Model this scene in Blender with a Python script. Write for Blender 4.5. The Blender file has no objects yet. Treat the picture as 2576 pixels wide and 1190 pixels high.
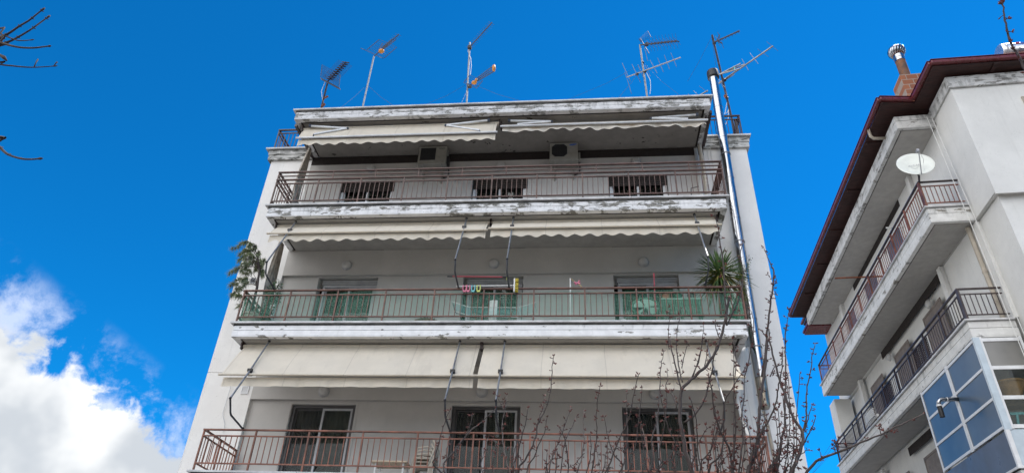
import bpy, math, random
from mathutils import Vector, Matrix
R_ = math.radians
rnd = random.Random(7)
SC = bpy.context.scene
COL = SC.collection

# ---------------------------------------------------------------- camera
FPX, YAW, PITCH, ROLL = 1708.285, R_(-6.7212), R_(33.2073), R_(2.81797)
CAM = Vector((7.2188, -12.1958, 1.6))
_R = Vector((math.cos(YAW), -math.sin(YAW), 0))
_F = Vector((math.sin(YAW) * math.cos(PITCH), math.cos(YAW) * math.cos(PITCH), math.sin(PITCH)))
_U = _R.cross(_F)
CR = math.cos(ROLL) * _R + math.sin(ROLL) * _U
CU = -math.sin(ROLL) * _R + math.cos(ROLL) * _U
cam = bpy.data.cameras.new('camera')
cam.sensor_fit = 'HORIZONTAL'; cam.sensor_width = 36.0; cam.lens = FPX / 2576 * 36
cam.clip_start = 0.1; cam.clip_end = 3000
camo = bpy.data.objects.new('camera', cam); COL.objects.link(camo)
camo.matrix_world = Matrix(((CR.x, CU.x, -_F.x, CAM.x), (CR.y, CU.y, -_F.y, CAM.y), (CR.z, CU.z, -_F.z, CAM.z), (0, 0, 0, 1)))
SC.camera = camo

def ray(u, v): return (u - 1288) / FPX * CR - (v - 595) / FPX * CU + _F
CROP = {1: (1000, 50, 1050 / 2550), 2: (2000, 50, 1150 / 2576), 3: (1000, 500, 1050 / 2550), 4: (2000, 500, 1150 / 2576), 5: (850, 950, 1150 / 2576),
        6: (1950, 950, 1200 / 2576), 7: (650, 1350, 1250 / 2576), 8: (1900, 1350, 1300 / 2576), 11: (3080, 0, 1000 / 1983), 12: (3080, 500, 1000 / 1983),
        13: (3080, 1084, 1000 / 1488), 16: (2750, 1300, 500 / 1019), 17: (0, 0, 500 / 850), 21: (1250, 150, 400 / 1641), 22: (1800, 70, 250 / 826),
        23: (2440, 100, 340 / 1305), 24: (2740, 100, 400 / 1190), 25: (900, 950, 350 / 1190), 26: (2600, 980, 420 / 1428), 28: (1700, 1050, 600 / 2550)}
def px(c, u, v):
    if c == 0: return u, v
    x, y, k = CROP[c]
    return (x + u * k) * 2576 / 4080, (y + v * k) * 2576 / 4080
def at(c, u, v, y=None, z=None, x=None):
    """a measured picture point carried out to a known depth, height or side plane of the real scene"""
    d = ray(*px(c, u, v))
    if y is not None: t = (y - CAM.y) / d.y
    elif z is not None: t = (z - CAM.z) / d.z
    else: t = (x - CAM.x) / d.x
    return CAM + d * t

# ---------------------------------------------------------------- light
SUN_EL, SUN_AZ = R_(61), R_(58)          # azimuth from +y towards +x: behind the houses, to the right
SKY_S = 0.10
SC.view_settings.view_transform = 'Standard'; SC.view_settings.look = 'None'
SC.view_settings.exposure = 0.95; SC.view_settings.gamma = 1.0
sd = Vector((math.sin(SUN_AZ) * math.cos(SUN_EL), math.cos(SUN_AZ) * math.cos(SUN_EL), math.sin(SUN_EL)))
sl = bpy.data.lights.new('sun', 'SUN'); sl.energy = 3.2; sl.angle = R_(0.53); sl.color = (1, .95, .87)
so = bpy.data.objects.new('sun', sl); COL.objects.link(so)
so.rotation_euler = (-sd).to_track_quat('-Z', 'Y').to_euler(); so.location = (20, 10, 40)

class NT:
    def __init__(s, tree): s.t = tree; s.n = tree.nodes; s.l = tree.links
    def new(s, typ, **kw):
        n = s.n.new(typ)
        for k, v in kw.items(): setattr(n, k, v)
        return n
    def set(s, sock, v):
        if hasattr(v, 'is_output') or isinstance(v, bpy.types.NodeSocket): s.l.new(v, sock)
        elif isinstance(v, (tuple, list)) and len(v) == 3 and sock.type == 'RGBA': sock.default_value = (*v, 1)
        else: sock.default_value = v
    def math(s, op, a, b=0.0, c=None, clamp=False):
        n = s.new('ShaderNodeMath', operation=op, use_clamp=clamp)
        s.set(n.inputs[0], a); s.set(n.inputs[1], b)
        if c is not None: s.set(n.inputs[2], c)
        return n.outputs[0]
    def vdot(s, a, v):
        n = s.new('ShaderNodeVectorMath', operation='DOT_PRODUCT'); s.set(n.inputs[0], a); n.inputs[1].default_value = v
        return n.outputs['Value']
    def ramp(s, f, a, b, va=0.0, vb=1.0):
        n = s.new('ShaderNodeMapRange', interpolation_type='SMOOTHSTEP'); s.set(n.inputs[0], f)
        for i, v in zip((1, 2, 3, 4), (a, b, va, vb)): n.inputs[i].default_value = v
        return n.outputs[0]
    def noise(s, vec, scale, detail=4, rough=.55, dist=0.0, col=False):
        n = s.new('ShaderNodeTexNoise'); s.set(n.inputs['Vector'], vec)
        n.inputs['Scale'].default_value = scale; n.inputs['Detail'].default_value = detail
        n.inputs['Roughness'].default_value = rough; n.inputs['Distortion'].default_value = dist
        return n.outputs['Color' if col else 'Fac']
    def mapv(s, vec, scale=(1, 1, 1), loc=(0, 0, 0), rot=(0, 0, 0)):
        n = s.new('ShaderNodeMapping'); s.set(n.inputs[0], vec)
        n.inputs['Scale'].default_value = scale; n.inputs['Location'].default_value = loc; n.inputs['Rotation'].default_value = rot
        return n.outputs[0]
    def mix(s, f, a, b, blend='MIX'):
        n = s.new('ShaderNodeMix', data_type='RGBA', blend_type=blend)
        s.set(n.inputs[0], f); s.set(n.inputs[6], a); s.set(n.inputs[7], b)
        return n.outputs[2]

# sky: Nishita, with sunlit cumulus low on the left; unseen clouds added behind the viewer light the facades
W = bpy.data.worlds.new('World'); SC.world = W; W.use_nodes = True
nt = NT(W.node_tree)
bg = nt.n['Background']; bg.inputs['Strength'].default_value = SKY_S
sky = nt.new('ShaderNodeTexSky', sky_type='NISHITA')
sky.sun_disc = False; sky.sun_elevation = SUN_EL; sky.sun_rotation = SUN_AZ
sky.altitude = 300; sky.air_density = 0.85; sky.dust_density = 0.0; sky.ozone_density = 2.5
tc = nt.new('ShaderNodeTexCoord'); D = tc.outputs['Generated']
gam = nt.new('ShaderNodeGamma'); nt.l.new(sky.outputs[0], gam.inputs[0]); gam.inputs[1].default_value = 1.0
skyc = nt.mix(1.0, gam.outputs[0], (0.02, 0.61, 1.0), 'MULTIPLY')
d1 = ray(-30, 735).normalized(); d2 = ray(470, 1112).normalized()
ncl = d2.cross(d1).normalized()
if ray(100, 1150).normalized().dot(ncl) < 0: ncl = -ncl
side = nt.vdot(D, ncl)                                    # angle inside the edge of the low cloud bank
big = nt.noise(D, 5.5, 3, .5)
fine = nt.noise(D, 22, 8, .62, .3)
edge = nt.math('ADD', nt.math('SUBTRACT', side, .018), nt.math('MULTIPLY', nt.math('SUBTRACT', big, .5), .11))
edge = nt.math('ADD', edge, nt.math('MULTIPLY', nt.math('SUBTRACT', fine, .5), .105))
core = nt.ramp(edge, -.008, .014)
w1 = nt.noise(nt.mapv(D, loc=(3.1, .7, 1.9)), 13, 9, .64, .15)
w2 = nt.noise(nt.mapv(D, loc=(2.3, 1.7, .2)), 4, 2, .5)
wband = nt.math('MULTIPLY', nt.ramp(side, -.06, -.015), nt.ramp(w2, .36, .5))
left_only = nt.ramp(nt.vdot(D, _R), -.30, -.46)
wisp = nt.math('MULTIPLY', nt.math('MULTIPLY', nt.ramp(w1, .44, .66), wband), .85)
wisp = nt.math('MULTIPLY', wisp, left_only)
back = nt.vdot(D, (-.55, -.83, .0))                        # unseen cloud field added behind the viewer for facade light
bn = nt.noise(nt.mapv(D, loc=(7, 2, 4)), 3.2, 7, .58, .2)
bfield = nt.math('ADD', nt.math('MULTIPLY', back, .55), nt.math('MULTIPLY', nt.math('SUBTRACT', bn, .5), 1.1))
bcl = nt.ramp(bfield, .12, .28)
mask = nt.math('MAXIMUM', nt.math('MAXIMUM', core, wisp), bcl)
shade = nt.noise(nt.mapv(D, loc=(1, 1, 3)), 8, 4, .5)
ccol = nt.mix(nt.ramp(shade, .36, .62), (3.4, 3.65, 3.95), (5.7, 5.8, 5.85))
elev = nt.vdot(D, (0, 0, 1))
backcol = nt.mix(nt.ramp(shade, .3, .7), (13, 13.1, 13.4), (20.5, 20.4, 20.4))  # added clouds are made far brighter than the visible bank, to light the walls
backcol = nt.mix(nt.ramp(elev, .12, .55), nt.mix(1.0, backcol, (.42, .43, .45), 'MULTIPLY'), backcol)
ccol = nt.mix(nt.ramp(back, -.1, .3), ccol, backcol)
ccol = nt.mix(nt.math('MULTIPLY', nt.math('SUBTRACT', 1.0, nt.math('MAXIMUM', core, bcl)), 1.0), ccol, (3.9, 4.5, 5.9))
nt.l.new(nt.mix(mask, skyc, ccol), bg.inputs['Color'])

# ---------------------------------------------------------------- mesh kit
WL = {}                                                    # an object's origin, in the space its shapes are given in
class MB:
    def __init__(s): s.v = []; s.f = []
    def add(s, vs, fs):
        b = len(s.v); s.v += [tuple(p) for p in vs]; s.f += [tuple(i + b for i in f) for f in fs]; return s
    def box(s, a, b):
        x0, x1 = sorted((a[0], b[0])); y0, y1 = sorted((a[1], b[1])); z0, z1 = sorted((a[2], b[2]))
        return s.add([(x0, y0, z0), (x1, y0, z0), (x1, y1, z0), (x0, y1, z0), (x0, y0, z1), (x1, y0, z1), (x1, y1, z1), (x0, y1, z1)],
                     [(0, 3, 2, 1), (4, 5, 6, 7), (0, 1, 5, 4), (1, 2, 6, 5), (2, 3, 7, 6), (3, 0, 4, 7)])
    def bar(s, p, q, w, h, up=(0, 0, 1)):
        p = Vector(p); q = Vector(q); d = (q - p).normalized(); u = Vector(up)
        if abs(d.dot(u)) > .99: u = Vector((0, 1, 0))
        r = d.cross(u).normalized() * w / 2; u = r.cross(d).normalized() * h / 2
        return s.add([p - r - u, p + r - u, p + r + u, p - r + u, q - r - u, q + r - u, q + r + u, q - r + u],
                     [(0, 3, 2, 1), (4, 5, 6, 7), (0, 1, 5, 4), (1, 2, 6, 5), (2, 3, 7, 6), (3, 0, 4, 7)])
    def tube(s, pts, rad, n=8, cap=True):
        pts = [Vector(p) for p in pts]
        if not isinstance(rad, (list, tuple)): rad = [rad] * len(pts)
        b = len(s.v); m = len(pts); ref = None
        for i, p in enumerate(pts):
            t = (pts[min(i + 1, m - 1)] - pts[max(i - 1, 0)])
            if t.length < 1e-9: t = Vector((0, 0, 1))
            t.normalize()
            if ref is None: ref = Vector((0, 0, 1)) if abs(t.z) < .9 else Vector((1, 0, 0))
            ref = ref - t * ref.dot(t)
            if ref.length < 1e-6: ref = t.orthogonal()
            ref.normalize(); u = t.cross(ref)
            for k in range(n):
                a = 2 * math.pi * k / n
                s.v.append(tuple(p + (ref * math.cos(a) + u * math.sin(a)) * rad[i]))
        for i in range(m - 1):
            for k in range(n):
                k2 = (k + 1) % n
                s.f.append((b + i * n + k, b + i * n + k2, b + (i + 1) * n + k2, b + (i + 1) * n + k))
        if cap:
            s.f.append(tuple(b + k for k in reversed(range(n)))); s.f.append(tuple(b + (m - 1) * n + k for k in range(n)))
        return s
    def lathe(s, prof, c, n=20, axis='Z'):
        b = len(s.v); c = Vector(c)
        for r, h in prof:
            for k in range(n):
                a = 2 * math.pi * k / n; x, y = r * math.cos(a), r * math.sin(a)
                s.v.append(tuple(c + (Vector((x, y, h)) if axis == 'Z' else Vector((x, h, y)) if axis == 'Y' else Vector((h, x, y)))))
        for i in range(len(prof) - 1):
            for k in range(n):
                k2 = (k + 1) % n; s.f.append((b + i * n + k, b + i * n + k2, b + (i + 1) * n + k2, b + (i + 1) * n + k))
        s.f.append(tuple(b + k for k in reversed(range(n)))); s.f.append(tuple(b + (len(prof) - 1) * n + k for k in range(n)))
        return s
    def grid(s, fn, nu, nv, thick=0.0):
        """a sheet fn(u, v); thick gives it a second skin along +y"""
        b = len(s.v)
        for i in range(nu + 1):
            for j in range(nv + 1): s.v.append(tuple(fn(i / nu, j / nv)))
        for i in range(nu):
            for j in range(nv):
                a = b + i * (nv + 1) + j; s.f.append((a, a + 1, a + nv + 2, a + nv + 1))
        return s
    def prism(s, poly, z0, z1):
        n = len(poly)
        return s.add([(x, y, z0) for x, y in poly] + [(x, y, z1) for x, y in poly],
                     [tuple(reversed(range(n))), tuple(range(n, 2 * n))] + [(i, (i + 1) % n, n + (i + 1) % n, n + i) for i in range(n)])
    def blob(s, c, r, n=6, m=4, jit=0.0):
        c = Vector(c); b = len(s.v)
        rr = r if isinstance(r, (tuple, list)) else (r, r, r)
        s.v.append(tuple(c + Vector((0, 0, -rr[2]))))
        for i in range(1, m):
            ph = math.pi * i / m
            for k in range(n):
                a = 2 * math.pi * k / n; j = 1 + jit * (rnd.random() - .5)
                s.v.append(tuple(c + Vector((rr[0] * math.sin(ph) * math.cos(a) * j, rr[1] * math.sin(ph) * math.sin(a) * j, -rr[2] * math.cos(ph)))))
        s.v.append(tuple(c + Vector((0, 0, rr[2])))); e = len(s.v) - 1
        for k in range(n):
            s.f.append((b, b + 1 + (k + 1) % n, b + 1 + k)); s.f.append((e, e - n + k, e - n + (k + 1) % n))
        for i in range(m - 2):
            for k in range(n):
                o = b + 1 + i * n; k2 = (k + 1) % n; s.f.append((o + k, o + k2, o + n + k2, o + n + k))
        return s
    def build(s, name, m, parent=None, smooth=False, bevel=0.0, solid=0.0):
        me = bpy.data.meshes.new(name)
        if parent is not None: o0 = WL[parent.name]
        else:
            xs = [min(p[i] for p in s.v) for i in range(3)]; xe = [max(p[i] for p in s.v) for i in range(3)]
            o0 = Vector(((xs[0] + xe[0]) / 2, (xs[1] + xe[1]) / 2, xs[2]))
        me.from_pydata([(p[0] - o0[0], p[1] - o0[1], p[2] - o0[2]) for p in s.v], [], s.f)
        me.materials.append(m)
        if smooth: me.polygons.foreach_set('use_smooth', [True] * len(me.polygons)); 
        me.update()
        o = bpy.data.objects.new(name, me); COL.objects.link(o)
        if parent is not None: o.parent = parent
        else: o.location = o0
        WL[o.name] = o0
        if smooth == 'auto':
            md = o.modifiers.new('edges', 'EDGE_SPLIT'); md.split_angle = R_(40)
        if bevel:
            md = o.modifiers.new('bevel', 'BEVEL'); md.width = bevel; md.segments = 2; md.limit_method = 'ANGLE'
        if solid:
            md = o.modifiers.new('solid', 'SOLIDIFY'); md.thickness = solid; md.offset = 0
        return o

def tag(o, label, cat, group=None, kind=None):
    if label: o['label'] = label
    if cat: o['category'] = cat
    if group: o['group'] = group
    if kind: o['kind'] = kind
    return o
RBO = Vector((15.45313, 1.73924, 0)); RBA = R_(3.91837)      # the right-hand house stands a little turned
def thing(name, label, cat, base, group=None, rb=False):
    o = bpy.data.objects.new(name, None); COL.objects.link(o); o.empty_display_size = .2
    base = Vector(base)
    if rb:
        m = Matrix.Rotation(-RBA, 3, 'Z'); o.location = RBO + m @ base; o.rotation_euler = (0, 0, -RBA)
    else: o.location = base
    WL[o.name] = base
    return tag(o, label, cat, group)
def dup(root, loc, label=None):
    r = root.copy(); COL.objects.link(r); r.location = loc
    if label: r['label'] = label
    for ch in list(root.children):
        c = ch.copy(); COL.objects.link(c); c.parent = r
        for g in ch.children:
            d = g.copy(); COL.objects.link(d); d.parent = c
    return r

# ---------------------------------------------------------------- materials
MATS = {}
def mat(name, col, rough=.6, metal=0.0, var=.12, scale=6.0, bump=.0, bscale=60.0, spec=.5, stretch=(1, 1, 1), col2=None, trans=0.0):
    m = bpy.data.materials.new(name); m.use_nodes = True; t = NT(m.node_tree); p = t.n['Principled BSDF']
    oc = t.new('ShaderNodeTexCoord').outputs['Object']
    v = t.mapv(oc, stretch)
    n = t.noise(v, scale, 6, .6)
    c2 = col2 or tuple(c * (1 - 2.2 * var) for c in col)
    c1 = tuple(min(1, c * (1 + var * .5)) for c in col) if col2 is None else col
    c = t.mix(t.ramp(n, .34, .68), c2, c1)
    t.set(p.inputs['Base Color'], c); p.inputs['Metallic'].default_value = metal; p.inputs['Specular IOR Level'].default_value = spec
    t.set(p.inputs['Roughness'], t.ramp(t.noise(v, scale * 2.3, 4), .3, .7, max(0.02, rough - .08), min(1, rough + .1)))
    if bump:
        b = t.new('ShaderNodeBump'); b.inputs['Strength'].default_value = bump; b.inputs['Distance'].default_value = .01
        t.l.new(t.noise(oc, bscale, 5, .6), b.inputs['Height']); t.l.new(b.outputs[0], p.inputs['Normal'])
    if trans:
        tr = t.new('ShaderNodeBsdfTranslucent'); t.set(tr.inputs['Color'], c)
        ms = t.new('ShaderNodeMixShader'); ms.inputs[0].default_value = trans
        t.l.new(p.outputs[0], ms.inputs[1]); t.l.new(tr.outputs[0], ms.inputs[2]); t.l.new(ms.outputs[0], t.n['Material Output'].inputs['Surface'])
    MATS[name] = m; return m

def peeled(name, base, under, amount, grime, zs, pscale=1.6, gcol=(.06, .06, .055), band=.34):
    """weathered paint: flakes fallen off (amount), dirt runs below each lip height in zs (grime), dark mould along the edges"""
    m = bpy.data.materials.new(name); m.use_nodes = True; t = NT(m.node_tree); p = t.n['Principled BSDF']
    oc = t.new('ShaderNodeTexCoord').outputs['Object']
    v = t.mapv(oc, (.8, .8, 2.4))
    a = t.noise(v, pscale * 1.9, 9, .64, .3); b2 = t.noise(t.mapv(oc, (1, 1, 1.6), (4, 1, 2)), pscale * .42, 3, .5)
    f = t.math('ADD', a, t.math('MULTIPLY', t.math('SUBTRACT', b2, .5), .35))
    flake = t.ramp(f, 1 - amount, 1 - amount + .018)
    cb = t.mix(t.ramp(t.noise(oc, 5, 5, .6), .35, .7), tuple(c * .86 for c in base), base)
    cu = t.mix(t.ramp(t.noise(oc, 26, 4, .6), .35, .7), tuple(c * .55 for c in under), under)
    c = t.mix(flake, cb, cu)
    z = t.new('ShaderNodeSeparateXYZ'); t.l.new(oc, z.inputs[0])
    g = t.noise(t.mapv(oc, (4.2, 4.2, .9)), 1.5, 7, .68, .2)
    g2 = t.noise(t.mapv(oc, (1, 1, 3), (2, 7, 1)), 2.6, 6, .66, .4)
    tot = None
    for zl in zs:
        dz = t.math('SUBTRACT', zl, z.outputs[2])
        near = t.math('MULTIPLY', t.ramp(dz, -.06, -.02), t.ramp(dz, band, .0))
        low = t.math('MULTIPLY', t.ramp(dz, band * .55, band * .95), t.ramp(dz, band + .22, band + .02))
        gr = t.math('ADD', t.math('MULTIPLY', near, t.ramp(g, .62 - grime * .3, .80 - grime * .25)), t.math('MULTIPLY', low, t.ramp(g2, .66 - grime * .22, .72 - grime * .18)))
        tot = gr if tot is None else t.math('ADD', tot, gr)
    if tot is not None: c = t.mix(t.math('MULTIPLY', tot, .62, clamp=True), c, gcol)
    t.set(p.inputs['Base Color'], c); p.inputs['Roughness'].default_value = .85; p.inputs['Specular IOR Level'].default_value = .25
    bm = t.new('ShaderNodeBump'); bm.inputs['Strength'].default_value = .5; bm.inputs['Distance'].default_value = .006
    h = t.math('SUBTRACT', t.math('MULTIPLY', t.noise(oc, 45, 5), .35), flake)
    t.l.new(h, bm.inputs['Height']); t.l.new(bm.outputs[0], p.inputs['Normal'])
    return m

def net_mat(name, col, period, wire, extra):
    """woven netting: threads with open gaps"""
    m = bpy.data.materials.new(name); m.use_nodes = True; t = NT(m.node_tree); t.n.remove(t.n['Principled BSDF'])
    oc = t.new('ShaderNodeTexCoord').outputs['Object']; s = t.new('ShaderNodeSeparateXYZ'); t.l.new(oc, s.inputs[0])
    wob = t.math('MULTIPLY', t.noise(oc, 3, 2), .03)
    def thread(ax):
        w = t.math('FRACT', t.math('DIVIDE', t.math('ADD', ax, wob), period)); return t.math('LESS_THAN', w, wire)
    th = t.math('MAXIMUM', thread(s.outputs[0]), thread(s.outputs[2]))
    th = t.math('MAXIMUM', th, t.ramp(t.noise(oc, 2.0, 3), .3, .75, extra * .6, extra * 1.3))
    df = t.new('ShaderNodeBsdfDiffuse'); t.set(df.inputs[0], col)
    tl = t.new('ShaderNodeBsdfTranslucent'); t.set(tl.inputs[0], col)
    m1 = t.new('ShaderNodeMixShader'); m1.inputs[0].default_value = .5; t.l.new(df.outputs[0], m1.inputs[1]); t.l.new(tl.outputs[0], m1.inputs[2])
    tp = t.new('ShaderNodeBsdfTransparent'); m2 = t.new('ShaderNodeMixShader'); t.l.new(th, m2.inputs[0])
    t.l.new(tp.outputs[0], m2.inputs[1]); t.l.new(m1.outputs[0], m2.inputs[2]); t.l.new(m2.outputs[0], t.n['Material Output'].inputs['Surface'])
    return m

def glass_mat(name, tint, refl, rough=.02):
    m = bpy.data.materials.new(name); m.use_nodes = True; t = NT(m.node_tree); t.n.remove(t.n['Principled BSDF'])
    oc = t.new('ShaderNodeTexCoord').outputs['Object']
    gl = t.new('ShaderNodeBsdfGlossy'); gl.inputs['Roughness'].default_value = rough
    bm = t.new('ShaderNodeBump'); bm.inputs['Strength'].default_value = .06; bm.inputs['Distance'].default_value = .02
    t.l.new(t.noise(oc, 1.6, 2), bm.inputs['Height']); t.l.new(bm.outputs[0], gl.inputs['Normal'])
    tp = t.new('ShaderNodeBsdfTransparent'); t.set(tp.inputs[0], tint)
    fr = t.new('ShaderNodeFresnel'); fr.inputs[0].default_value = 1.33
    f = t.math('ADD', fr.outputs[0], refl, clamp=True)
    ms = t.new('ShaderNodeMixShader'); t.l.new(f, ms.inputs[0]); t.l.new(tp.outputs[0], ms.inputs[1]); t.l.new(gl.outputs[0], ms.inputs[2])
    t.l.new(ms.outputs[0], t.n['Material Output'].inputs['Surface'])
    return m

def plaster(name, base, streak=.25, scol=(.30, .29, .27)):
    m = bpy.data.materials.new(name); m.use_nodes = True; t = NT(m.node_tree); p = t.n['Principled BSDF']
    oc = t.new('ShaderNodeTexCoord').outputs['Object']
    c = t.mix(t.ramp(t.noise(oc, 1.1, 5, .6), .35, .7), tuple(x * .90 for x in base), base)
    c = t.mix(t.math('MULTIPLY', t.ramp(t.noise(oc, 9, 6, .7), .55, .8), .10), c, scol)
    st = t.noise(t.mapv(oc, (5, 5, .35)), 1.0, 5, .65)
    c = t.mix(t.math('MULTIPLY', t.ramp(st, .56, .78), streak), c, scol)
    crack = t.noise(t.mapv(oc, (1, 1, .7)), 1.7, 6, .7, .8)
    line = t.math('LESS_THAN', t.math('ABSOLUTE', t.math('SUBTRACT', crack, .52)), .0012)
    c = t.mix(t.math('MULTIPLY', line, .45), c, scol)
    t.set(p.inputs['Base Color'], c); p.inputs['Roughness'].default_value = .92; p.inputs['Specular IOR Level'].default_value = .2
    bm = t.new('ShaderNodeBump'); bm.inputs['Strength'].default_value = .35; bm.inputs['Distance'].default_value = .008
    t.l.new(t.noise(oc, 38, 6, .65), bm.inputs['Height']); t.l.new(bm.outputs[0], p.inputs['Normal'])
    return m

M_wall = plaster('wall_plaster', (.80, .79, .765), .26)
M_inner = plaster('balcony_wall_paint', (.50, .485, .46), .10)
M_house = plaster('house_plaster', (.70, .695, .665), .2)
M_f0 = peeled('roof_edge_paint', (.72, .72, .72), (.40, .395, .375), .47, .5, [13.56], 2.6)
M_f1 = peeled('flaking_white_paint', (.80, .80, .80), (.33, .32, .29), .465, .50, [10.56], 2.4)
M_f2 = peeled('white_paint_few_flakes', (.84, .84, .84), (.36, .35, .32), .385, .18, [7.56], 2.0)
M_f3 = peeled('white_paint_clean', (.78, .78, .78), (.34, .33, .31), .32, .2, [4.56])
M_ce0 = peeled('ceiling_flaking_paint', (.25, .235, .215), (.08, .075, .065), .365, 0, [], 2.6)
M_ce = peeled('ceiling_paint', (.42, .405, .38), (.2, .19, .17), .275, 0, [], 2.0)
M_top = peeled('parapet_mouldy_paint', (.58, .58, .55), (.22, .22, .20), .46, .9, [13.54], 2.0)
M_r0 = peeled('house_edge_paint', (.60, .60, .585), (.36, .35, .33), .42, .6, [14.34], band=.4)
M_r1 = peeled('house_white_flaking', (.72, .72, .70), (.36, .34, .30), .39, .4, [11.4], band=.4)
M_r2 = peeled('house_white_paint', (.70, .70, .68), (.32, .3, .28), .31, .35, [8.45], band=.4)
M_lip = mat('grey_marble', (.62, .62, .62), .5, var=.15, scale=3, bump=.1)
M_lipdark = mat('shadowed_drip_edge', (.10, .10, .095), .9, var=.3, scale=5)  # dark colour stands in for the shadow line under the coping
M_rail = mat('brown_painted_iron', (.100, .043, .031), .42, var=.22, scale=4, bump=.05)
M_railmid = mat('red_brown_iron', (.150, .060, .038), .45, var=.22, scale=4, bump=.05)
M_railred = mat('rust_red_iron', (.24, .088, .052), .5, var=.25, scale=3, bump=.05)
M_railblk = mat('dark_brown_iron', (.045, .026, .024), .4, var=.2, scale=4)
def cloth(name, col, stain, amt, trans, rust=0.0):
    m = bpy.data.materials.new(name); m.use_nodes = True; t = NT(m.node_tree); p = t.n['Principled BSDF']
    oc = t.new('ShaderNodeTexCoord').outputs['Object']; sx = t.new('ShaderNodeSeparateXYZ'); t.l.new(oc, sx.inputs[0])
    c = t.mix(t.ramp(t.noise(oc, 1.7, 5, .6), .35, .7), tuple(x * .92 for x in col), col)
    st = t.noise(t.mapv(oc, (3.2, 1, .8)), 1.3, 6, .66, .3)
    c = t.mix(t.math('MULTIPLY', t.ramp(st, .5, .72), amt), c, stain)
    if rust: c = t.mix(t.math('MULTIPLY', t.ramp(t.noise(t.mapv(oc, (1, 3, 6), (3, 0, 1)), .9, 5, .6), .52, .66), rust), c, (.42, .25, .10))
    fr = t.math('FRACT', t.math('DIVIDE', t.math('ADD', sx.outputs[0], t.math('MULTIPLY', t.noise(oc, .8, 1), .05)), 1.21))
    seam = t.math('LESS_THAN', fr, .014)
    c = t.mix(t.math('MULTIPLY', seam, .30), c, tuple(x * .5 for x in col))
    t.set(p.inputs['Base Color'], c); p.inputs['Roughness'].default_value = .92; p.inputs['Specular IOR Level'].default_value = .08
    bm = t.new('ShaderNodeBump'); bm.inputs['Strength'].default_value = .55; bm.inputs['Distance'].default_value = .02
    h = t.math('ADD', t.noise(t.mapv(oc, (1, 1, 1.6)), 2.2, 5, .6, .6), t.math('MULTIPLY', t.noise(oc, 14, 3), .18))
    t.l.new(t.math('ADD', h, t.math('MULTIPLY', seam, .2)), bm.inputs['Height']); t.l.new(bm.outputs[0], p.inputs['Normal'])
    tr = t.new('ShaderNodeBsdfTranslucent'); t.set(tr.inputs['Color'], c); t.l.new(bm.outputs[0], tr.inputs['Normal'])
    ms = t.new('ShaderNodeMixShader'); ms.inputs[0].default_value = trans
    t.l.new(p.outputs[0], ms.inputs[1]); t.l.new(tr.outputs[0], ms.inputs[2]); t.l.new(ms.outputs[0], t.n['Material Output'].inputs['Surface'])
    return m
M_fab = cloth('cream_awning_cloth', (.80, .73, .61), (.50, .45, .37), .28, .30)
M_fabw = cloth('white_curtain_cloth', (.82, .80, .75), (.6, .57, .5), .3, .35)
M_fabold = cloth('weathered_awning_cloth', (.76, .71, .62), (.42, .38, .32), .5, .3, .6)
M_fabdirty = mat('dirty_side_curtain', (.60, .56, .50), .95, scale=2.6, bump=.4, bscale=8, col2=(.30, .26, .21), trans=.25, spec=.1)
M_arm = mat('white_enamel_arm', (.66, .68, .70), .35, var=.08)
M_galv = mat('galvanised_tube', (.26, .27, .28), .45, .5, var=.15, scale=8)
M_bent = mat('dark_tube', (.10, .105, .115), .4, .5, var=.2)
M_blk = mat('black_plastic', (.016, .016, .018), .5, var=.2)
M_steel = mat('stainless_steel', (.40, .41, .43), .16, 1.0, var=.04, scale=3)
M_steelold = mat('sooty_steel', (.42, .38, .32), .35, .9, scale=4, col2=(.20, .17, .13))
M_ac = mat('air_conditioner_enamel', (.27, .26, .23), .5, var=.06)
M_grille = mat('dark_fan_grille', (.012, .012, .014), .6)
M_lamp = mat('frosted_lamp_glass', (.46, .455, .44), .35, var=.05)
M_frame = mat('grey_aluminium', (.40, .405, .42), .4, .2, var=.06)
M_framew = mat('white_aluminium', (.70, .71, .72), .4, var=.04)
M_framed = mat('dark_aluminium', (.06, .058, .06), .45, var=.1)
M_glass = glass_mat('window_glass', (.80, .85, .84), .0)
M_cur = mat('grey_curtain', (.050, .048, .053), .95, var=.1, scale=5)
M_curg = mat('green_grey_curtain', (.062, .066, .052), .95, var=.1, scale=5)
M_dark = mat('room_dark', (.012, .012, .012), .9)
M_shut = mat('brown_roller_slats', (.030, .020, .017), .6, var=.15)
M_door = mat('faded_brown_shutter', (.20, .165, .14), .7, var=.1)
M_shutg = mat('grey_roller_slats', (.34, .345, .35), .5, var=.08)
M_shutgr = mat('green_shutter', (.010, .075, .034), .6, var=.15)
M_slot = mat('recess_shade_paint', (.022, .015, .013), .9)  # near-black colour carrying the shade of recesses and grooves
M_net = net_mat('green_netting', (.28, .58, .45), .03, .12, .12)
M_netd = net_mat('dark_green_netting', (.03, .20, .11), .03, .25, .42)
M_bark = mat('grey_brown_bark', (.056, .043, .041), .8, scale=14, bump=.6, bscale=70, col2=(.045, .034, .030))
M_barkd = mat('dark_bark', (.05, .034, .030), .8, scale=10, bump=.4, col2=(.022, .016, .015))
M_bud = mat('red_brown_buds', (.13, .036, .028), .7, var=.3, scale=30)
M_needle = mat('pine_needles', (.27, .30, .16), .7, var=.14, scale=9, trans=.2)
M_yucca = mat('yucca_leaf', (.085, .145, .035), .5, scale=7, col2=(.03, .075, .025), trans=.2)
M_yuccay = mat('yellowing_leaf', (.28, .24, .05), .6, scale=7, col2=(.12, .12, .03), trans=.2)
M_leaf = mat('green_leaf', (.06, .13, .035), .55, var=.3, scale=9, trans=.25)
M_terra = mat('terracotta', (.30, .12, .06), .8, var=.15)
M_pot = mat('beige_plastic_pot', (.42, .37, .30), .6, var=.1)
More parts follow.
